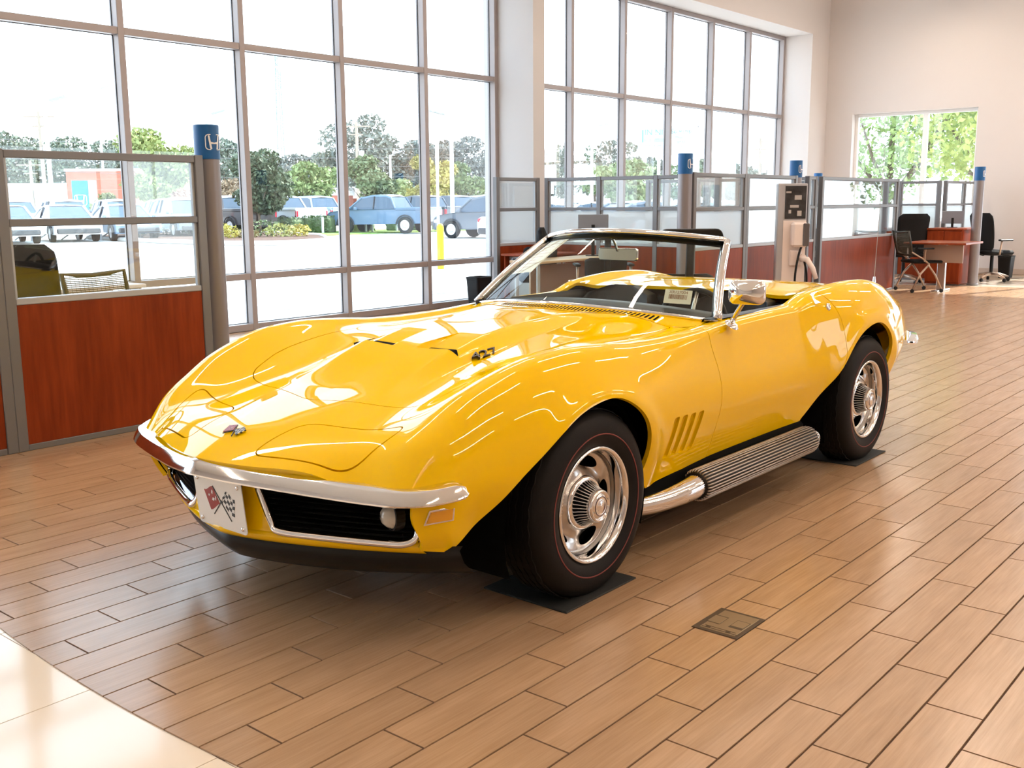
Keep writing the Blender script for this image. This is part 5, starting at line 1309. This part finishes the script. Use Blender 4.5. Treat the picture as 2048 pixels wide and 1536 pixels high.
def parked(kind, pos, rz, color, label, group='vehicles parked in the lot'):
    """vehicle facing local -x"""
    P = PROF[kind]; root = empty({'sedan': 'parked_sedan', 'suv': 'parked_suv', 'pickup': 'parked_pickup'}[kind], (pos[0], pos[1], ZG), rz); tag(root, label, {'sedan': 'car', 'suv': 'car', 'pickup': 'pickup truck'}[kind], group)
    key = 'lot_paint_%.2f_%.2f_%.2f' % color; pm_ = mat(key, color, .35, coat=.8, coat_rough=.05); W = P['W']/2
    # lower body: profile swept across with tumblehome
    bp = round_poly(P['body'], .10, 4); n = len(bp); ys = [(-W+.10, .0), (-W+.02, .05), (-W, .16), (0, .16)]; mb = MB(); rows = []
    def ring(y, k): cx, cz = 0, .70; return [(x*(1-.018*k), y, cz+(z-cz)*(1-.06*k)) for x, z in bp]
    seq = [(-W+.06, 1), (-W, 0), (-W*.5, -.15), (W*.5, -.15), (W, 0), (W-.06, 1)]
    rows = [ring(y, k)+[ring(y, k)[0]] for y, k in seq]; mb.grid(rows); mb.add(rows[0][:-1], [tuple(range(n))]); mb.add(rows[-1][:-1], [tuple(range(n))])
    mb.build('body', pm_, root, smooth=True, angle=35)
    cp = P['cab']; top = P['roof']; zb = P['belt']
    def inset(z): return W-.06-.20*max(0, (z-zb)/(top-zb))
    # glasshouse
    gl = MB(); A = [(x, -inset(z), z) for x, z in cp]; B = [(x, inset(z), z) for x, z in cp]; gl.grid([A, B]); gl.add(A, [tuple(range(len(A)))]); gl.add(B, [tuple(range(len(B)))])
    gl.build('glasshouse', M_cglass, root)
    # roof skin and pillars
    rf = MB(); up = [q for q in cp if q[1] > zb+(top-zb)*.72]; e = .012
    rf.grid([[(x, -inset(z)-e, z+e) for x, z in up], [(x, 0, z+e+.035) for x, z in up], [(x, inset(z)+e, z+e) for x, z in up]])
    rf.grid([[(x, -inset(z)-e, z+e) for x, z in up], [(x, -inset(z-.07)-e, z-.07) for x, z in up]]); rf.grid([[(x, inset(z)+e, z+e) for x, z in up], [(x, inset(z-.07)+e, z-.07) for x, z in up]]); rf.build('roof', pm_, root, smooth=True, angle=40)
    for s_ in (-1, 1):
        for (a, b) in ((cp[0], up[0]), (cp[-1], up[-1])): MB().tube([(a[0], s_*(inset(a[1])+.006), a[1]), (b[0], s_*(inset(b[1])+.006), b[1]+.01)], .045, 6).build('pillar', pm_, root)
        xm = (cp[0][0]+cp[-1][0])/2+.1; MB().tube([(xm, s_*(inset(zb)+.004), zb), (xm, s_*(inset(top-.1)+.004), top-.06)], .035, 6).build('pillar', M_plast, root)
        if kind == 'suv': MB().tube([(1.25, s_*(inset(zb)+.004), zb), (1.1, s_*(inset(top-.1)+.004), top-.06)], .04, 6).build('pillar', pm_, root)
        MB().cbox((-1.05, s_*(W+.02), zb-.02), (-.88, s_*(W+.14), zb+.12), .03).build('wing_mirror', pm_, root)
        for x in P['wh']:
            M_ = Matrix.Translation((x, s_*(W-.10), P['r']))@Matrix.Rotation(math.radians(-90*s_), 4, 'X')
            r = P['r']; w_ = MB().lathe([(r*.62, .10), (r*.66, .115), (r*.92, .115), (r, .08), (r, -.08), (0, -.08)], 22, M_).build('wheel', M_tyre2, root, smooth=True, angle=40); MB().lathe([(0, .10), (r*.25, .112), (r*.35, .10), (r*.62, .104)], 22, M_).build('hub', M_hub, w_)
            ac = MB(); ac.tube([(x+r*1.16*math.cos(t), s_*(W-.004), P['r']+r*1.16*math.sin(t)) for t in np.linspace(0, math.pi, 13)], .03, 6); ac.build('arch_trim', M_plast, root)
        xb = P['body'][-1][0]; MB().cbox((xb-.10, s_*(W-.16), zb-.33), (xb+.012, s_*(W+.004), zb-.02), .03).build('tail_lamp', M_tail, root)
        xf = P['body'][0][0]; MB().cbox((xf-.005, s_*(W-.40), .62), (xf+.22, s_*(W-.02), .76), .03).build('head_lamp', M_head, root)
    MB().cbox((P['body'][-1][0]-.08, -W*.9, .36), (P['body'][-1][0]+.06, W*.9, .58), .04).build('rear_bumper', M_plast, root)
    MB().cbox((P['body'][0][0]-.05, -W*.9, .34), (P['body'][0][0]+.1, W*.9, .54), .04).build('front_bumper', M_plast, root)
    if kind == 'pickup':
        MB().box((1.15, -W+.14, 1.10), (2.58, W-.14, 1.215)).build('bed_liner', M_plast, root)
        for s_ in (-1, 1): MB().cbox((1.12, s_*(W-.13), 1.10), (2.62, s_*(W-.01), 1.235), .02).build('bed_rail', pm_, root)
        MB().cbox((2.56, -W+.10, .72), (2.665, W-.10, 1.235), .02).build('tailgate', pm_, root)
    return root
TR = math.radians(-90)   # nose towards +Y
def place(px, d, kind, rz, color, label): q = on_ground(px, d, ZG); parked(kind, q, rz, color, label)
place(452, 50, 'pickup', TR, (.05, .04, .04), 'dark pickup beside the left column')
place(556, 52, 'pickup', TR, (.75, .77, .80), 'white pickup behind the island tree')
place(625, 55, 'pickup', TR, (.30, .38, .46), 'grey pickup right of the white pickup')
place(768, 50, 'pickup', math.radians(-72), (.10, .17, .26), 'slate blue pickup before the pale posts')
place(845, 57, 'pickup', TR, (.09, .10, .13), 'charcoal pickup right of the slate blue pickup')
place(905, 59, 'pickup', TR, (.05, .08, .14), 'navy pickup behind the yellow bollard')
place(962, 62, 'pickup', TR, (.70, .72, .75), 'white pickup by the end of the first glass wall')
place(985, 42, 'suv', math.radians(-80), (.10, .12, .15), 'dark vehicle half hidden behind the white pier')
FT = math.radians(75)
place(8, 40, 'sedan', FT, (.55, .57, .60), 'silver sedan at the far left of the front row')
place(128, 42, 'sedan', FT, (.75, .76, .78), 'white sedan in the front row behind the braced posts')
place(245, 43, 'sedan', FT, (.16, .24, .34), 'blue sedan in the front row behind the first mullion')
place(366, 46, 'suv', FT, (.20, .26, .33), 'blue grey crossover left of the column')
place(30, 54, 'suv', FT, (.40, .44, .48), 'grey crossover in the back row at far left')
place(132, 55, 'suv', FT, (.14, .18, .24), 'dark blue crossover in the back row below the blue sign')
place(236, 56, 'suv', FT, (.70, .72, .74), 'white crossover in the back row behind the first mullion')
place(340, 58, 'suv', FT, (.25, .32, .40), 'steel blue crossover in the back row right of the mullion')
for i, (px, d, c, lb) in enumerate(((1095, 36, (.75, .77, .8), 'white sedan beyond the short glazed cubicle wall'), (1180, 47, (.6, .62, .65), 'silver sedan behind the frosted divider'), (1285, 36, (.12, .16, .22), 'dark sedan below the billboard'), (1445, 27, (.5, .55, .6), 'grey sedan behind the cubicle wall right of the column'), (1530, 37, (.75, .77, .8), 'white sedan beyond the charging stand'))): place(px, d, 'sedan', math.radians(160), c, lb)

# ---- trees: nearer ones, then the tree line
def T(px, d, h, w, label, c, **k): q = on_ground(px, d, ZG); return tree((q[0], q[1], ZG), h, w, label, c, **k)
T(318, 62, 9.6, 7.0, 'broad yellow green tree behind the left cubicle', (.22, .26, .06), n=2600, leaf=.26, blobs=11)
T(205, 66, 3.6, 3.2, 'small round tree beside the blue sign', (.20, .22, .08), n=700, leaf=.2, trunk=.2)
T(335, 70, 5.0, 5.6, 'reddish low tree behind the left cubicle', (.30, .16, .10), n=900, leaf=.24, trunk=.2)
T(455, 72, 5.2, 5.0, 'brownish tree right of the left column', (.24, .17, .10), n=900, leaf=.24, trunk=.2)
T(622, 60, 6.2, 4.6, 'light green tree behind the grey pickup', (.20, .26, .08), n=1500, leaf=.22, trunk=.3)
T(738, 62, 7.0, 4.6, 'tree with dark lower crown above the slate blue pickup', (.13, .17, .07), n=1800, leaf=.22, trunk=.3)
T(785, 75, 5.2, 5.0, 'pale yellow green bush tree behind the slate blue pickup', (.30, .33, .12), n=900, leaf=.26, trunk=.2)
T(868, 70, 7.6, 4.6, 'golden tree behind the bollard sign', (.34, .30, .06), n=1300, leaf=.24, trunk=.25)
T(912, 72, 7.0, 6.0, 'green tree at the foot of the tall lamp pole', (.15, .20, .07), n=1500, leaf=.24, trunk=.25)
for i, (px, d, h, w, c, lb) in enumerate((
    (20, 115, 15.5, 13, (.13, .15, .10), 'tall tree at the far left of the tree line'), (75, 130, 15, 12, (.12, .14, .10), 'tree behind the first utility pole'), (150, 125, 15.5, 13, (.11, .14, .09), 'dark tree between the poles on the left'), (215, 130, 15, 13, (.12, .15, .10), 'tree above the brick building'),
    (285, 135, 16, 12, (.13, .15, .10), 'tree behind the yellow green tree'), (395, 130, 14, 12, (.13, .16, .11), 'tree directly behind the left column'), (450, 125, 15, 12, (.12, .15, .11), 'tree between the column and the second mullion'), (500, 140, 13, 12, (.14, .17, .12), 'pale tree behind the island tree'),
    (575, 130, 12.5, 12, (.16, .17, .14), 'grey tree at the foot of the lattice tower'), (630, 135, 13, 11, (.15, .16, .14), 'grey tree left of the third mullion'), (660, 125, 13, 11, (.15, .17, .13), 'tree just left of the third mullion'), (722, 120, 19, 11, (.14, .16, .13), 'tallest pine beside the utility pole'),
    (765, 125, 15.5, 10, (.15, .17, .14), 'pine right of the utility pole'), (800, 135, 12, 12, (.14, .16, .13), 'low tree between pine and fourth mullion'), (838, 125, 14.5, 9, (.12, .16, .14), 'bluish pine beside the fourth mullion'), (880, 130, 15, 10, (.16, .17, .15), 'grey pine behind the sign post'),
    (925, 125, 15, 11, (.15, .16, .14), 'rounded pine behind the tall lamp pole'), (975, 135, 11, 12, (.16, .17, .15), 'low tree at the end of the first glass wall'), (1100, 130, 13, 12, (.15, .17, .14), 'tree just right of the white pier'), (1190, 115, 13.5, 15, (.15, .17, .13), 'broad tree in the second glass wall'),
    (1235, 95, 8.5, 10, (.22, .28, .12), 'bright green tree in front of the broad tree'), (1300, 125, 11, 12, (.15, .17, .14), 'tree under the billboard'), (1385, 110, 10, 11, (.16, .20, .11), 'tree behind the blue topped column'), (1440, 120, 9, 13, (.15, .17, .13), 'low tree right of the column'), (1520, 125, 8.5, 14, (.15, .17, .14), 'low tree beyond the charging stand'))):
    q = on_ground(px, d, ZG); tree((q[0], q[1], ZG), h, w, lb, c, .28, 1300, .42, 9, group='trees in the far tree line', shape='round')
# trees outside the far wall window
for i, (x, y, h, w, c, lb) in enumerate(((27.5, 7.2, 7.5, 4.8, (.34, .40, .10), 'leafy green tree filling the right pane of the far window'), (28.5, 10.4, 7.2, 4.6, (.28, .38, .12), 'leafy green tree filling the left pane of the far window'), (32, 8.8, 8.0, 5.5, (.25, .34, .10), 'tree behind the two near trees of the far window'), (27.0, 1.5, 6.5, 4.0, (.16, .22, .05), 'tree outside the sunlit entrance'))):
    tree((x, y, ZG), h, w, lb, c, .22, 7000, .085, 14, group='trees by the far window')
# ---- poles
def lamp_pole(px, d, h, label, arm=1.0, sgn=1):
    q = on_ground(px, d, ZG); root = empty('lamp_pole', q); tag(root, label, 'lamp post', 'tall lamp posts in the lot'); MB().tube([(0, 0, 0), (0, 0, h)], [.12, .09], 10).build('pole', M_polew, root); MB().lathe([(.2, 0), (.2, .5), (.12, .52)], 12).build('footing', M_kerb, root)
    a = CR*sgn; MB().tube([(0, 0, h-.06), (a[0]*.4*arm, a[1]*.4*arm, h)], .04, 6).build('arm', M_polew, root)
    hd = MB().cbox((.3, -.2, -.05), (1.1, .2, .05), .02).xf(Matrix.Translation((0, 0, h+.05))@Matrix.Rotation(math.atan2(a[1], a[0]), 4, 'Z')@Matrix.Rotation(math.radians(-14), 4, 'Y')).build('lamp_head', mat('lamp_head_grey', (.28, .30, .32), .4), root)
    return root
lamp_pole(106, 50, 6.2, 'lamp post behind the left cubicle glass'); lamp_pole(424, 58, 6.2, 'lamp post just right of the blue column band'); lamp_pole(905, 52, 5.6, 'lamp post in the last pane of the first glass wall', sgn=-1); lamp_pole(783, 90, 5.5, 'small distant lamp post above the slate blue pickup'); lamp_pole(1183, 70, 6.2, 'lamp post in the second glass wall'); lamp_pole(212, 95, 11.6, 'tall distant lamp post behind the first mullion', sgn=1)
def utility_pole(px, d, h, label):
    q = on_ground(px, d, ZG); root = empty('utility_pole', q); tag(root, label, 'utility pole', 'wooden utility poles'); MB().tube([(0, 0, 0), (0, 0, h)], [.17, .11], 8).build('pole', M_wood_p, root); a = CR
    for z, w in ((h-.35, 1.1), (h-1.0, .5)): MB().tube([(-a[0]*w, -a[1]*w, z), (a[0]*w, a[1]*w, z)], .06, 6).build('crossarm', M_wood_p, root)
    MB().lathe([(0, 0), (.22, 0), (.22, .8), (0, .85)], 10, Matrix.Translation((a[0]*.35, a[1]*.35, h-3.1))).build('transformer', M_polew, root)
    return root
utility_pole(93, 75, 8.0, 'utility pole left of the lamp post'); utility_pole(718, 85, 7.9, 'utility pole in front of the tallest pine'); utility_pole(1095, 90, 5.2, 'thin utility pole right of the white pier'); utility_pole(1517, 95, 7.0, 'utility pole in the last bay of the second glass wall'); utility_pole(68, 82, 4.9, 'thin utility pole at far left')
wm = mat('wire_black', (.12, .12, .12), .6)
for i, z in enumerate((4.3, 5.2, 6.0, 6.9)):
    a = on_ground(-150, 78+i*2, z); b = on_ground(1000, 88+i*2, z-.8); root = MB().tube([a, (a+b)/2-np.array([0, 0, .5]), b], .018, 4).build('power_line', wm); tag(root, 'overhead power line, %s one up, crossing the first glass wall' % ('lowest second third topmost'.split()[i]), 'power line', 'overhead power lines')
# lattice tower
q = on_ground(568, 190, ZG); M_tow = mat('tower_steel', (.22, .27, .26), .6); lt = empty('lattice_tower', q); tag(lt, 'tall thin lattice communications tower above the trees', 'tower'); hT = 27.5; cor = [(.75*math.cos(a), .75*math.sin(a)) for a in (0, 2.094, 4.189)]
for cx_, cy_ in cor: MB().tube([(cx_*1.1, cy_*1.1, 0), (cx_*.6, cy_*.6, hT)], .10, 5).build('tower_leg', M_tow, lt)
mb = MB()
for k in range(24):
    z0, z1 = hT*k/24, hT*(k+1)/24
    for i in range(3):
        a, b = cor[i], cor[(i+1) % 3]; s0, s1 = 1.1-.5*k/24, 1.1-.5*(k+1)/24
        mb.tube([(a[0]*s0, a[1]*s0, z0), (b[0]*s1, b[1]*s1, z1)], .06, 4)
mb.build('lattice_bracing', M_tow, lt)
for z in (hT-.6, hT-2.2):
    for a in np.linspace(0, 6.28, 7)[:-1]: MB().cbox((-.08, -.12, -.8), (.08, .12, .8), .02).xf(Matrix.Translation((1.5*math.cos(a), 1.5*math.sin(a), z))).build('antenna_panel', mat('antenna_panel', (.45, .47, .48), .5), lt)
# ---- far buildings and signs
M_brick = mat('salmon_brick', (.42, .14, .09), .85, noise=(2.0, .12, 4)); M_render = mat('pale_render', (.70, .66, .60), .85); M_roofw = mat('white_roof', (.75, .76, .77), .6)
def face_box(px, d, w, h, dep, name, label, m, cat='building'):
    q = on_ground(px, d, ZG); rz = math.atan2(CR[1], CR[0]); root = empty(name, q, rz); tag(root, label, cat); MB().cbox((-w/2, 0, 0), (w/2, dep, h), .03).build('walls', m, root); return root
b1 = face_box(238, 84, 8.2, 4.15, 6, 'brick_building', 'salmon brick building behind the blue sign', M_brick); MB().box((-4.2, -.08, 4.1), (4.2, 6.1, 4.3)).build('parapet', M_roofw, b1)
for r_ in range(4): MB().box((-4.1, -.012, .9+.85*r_), (4.1, 0, .94+.85*r_)).build('joint_band', mat('brick_joint', (.55, .25, .18), .8), b1)
b2 = face_box(40, 92, 10.5, 3.2, 7, 'storefront_building', 'long pale building at the far left of the lot', M_render); MB().box((-5.3, -.15, 3.15), (5.3, 7.1, 3.35)).build('roof_edge', M_roofw, b2)
for k in range(3): MB().box((-3.8+3*k, -.03, .2), (-2.2+3*k, .0, .95)).build('orange_door', mat('door_orange', (.55, .16, .06), .6), b2)
b3 = face_box(648, 120, 5.4, 2.3, 5, 'low_brick_building', 'low salmon building behind the grey pickup', M_brick); MB().box((-2.9, -.1, 2.3), (2.9, 5.1, 3.2)).build('roof', M_roofw, b3)
b3 = face_box(705, 128, 3.6, 2.0, 5, 'low_brick_building', 'low salmon building with a window left of the slate blue pickup', M_brick); MB().box((-.8, -.03, .5), (.8, 0, 1.5)).build('window', M_cglass, b3)
b4 = face_box(968, 120, 5.5, 2.8, 5, 'white_building', 'low white building behind the navy pickup', M_roofw); MB().box((-2.85, -.1, 2.8), (2.85, 5.1, 2.95)).build('roof', M_roofw, b4)
q = on_ground(166, 70, ZG); sgn = empty('dealer_sign', q, math.atan2(CR[1], CR[0])); tag(sgn, 'blue block sign with a white emblem before the brick building', 'sign')
MB().cbox((-.66, 0, 0), (.45, .6, 3.05), .03).build('sign_block', mat('sign_blue', (.02, .20, .55), .4), sgn); MB().cbox((.45, .02, 0), (.80, .62, 3.05), .02).build('sign_edge', mat('sign_pale', (.75, .80, .85), .5), sgn)
h_logo(lambda u, v, d: (u-.10, -.004-d, 1.75+v), sgn, mat('logo_white', (.85, .88, .92), .4), .85)
# billboard
q = on_ground(1335, 100, ZG); bb = empty('billboard', q, math.atan2(CR[1], CR[0])); tag(bb, 'pale blue roadside billboard on two columns', 'billboard')
MB().cbox((-2.9, 0, 6.15), (2.9, .35, 8.45), .03).build('face', mat('billboard_blue', (.50, .75, .85), .5), bb)
for x, r in ((-2.3, .25), (-.9, .16)): MB().cyl((x, .2, 0), (x, .2, 6.2), r, 12).build('column', M_kerb, bb)
MB().box((-2.6, .05, 5.75), (1.6, .3, 6.15)).build('walkway', M_kerb, bb)
MB().box((2.75, -.02, 6.0), (2.82, .37, 8.45)).build('ladder', M_plast, bb)
tb = mat('billboard_text', (.10, .28, .36), .5); td = mat('billboard_text_dark', (.06, .10, .13), .5)
def bt(t, x, z, s, m, xs=1.0): text_mesh('lettering', t, s, m, bb, Matrix.Translation((x, -.012, z))@Matrix.Rotation(math.pi/2, 4, 'X'), .004, xscale=xs)
bt('1', -2.5, 7.45, 1.7, tb, .8); bt('IN', -1.95, 7.85, .75, tb); bt('NI', -.95, 7.85, .75, tb); bt('Stevenson', 1.45, 7.95, .62, td)
for x, z, w, h in ((-1.45, 7.15, 1.9, .34), (-1.5, 6.65, 1.6, .16), (1.5, 7.42, 1.9, .26), (1.5, 6.95, 1.6, .26), (1.4, 6.55, 1.3, .10)): MB().box((x-w/2, -.010, z-h/2), (x+w/2, -.004, z+h/2)).build('illegible_line', mat('billboard_faint', (.30, .55, .64), .5), bb)
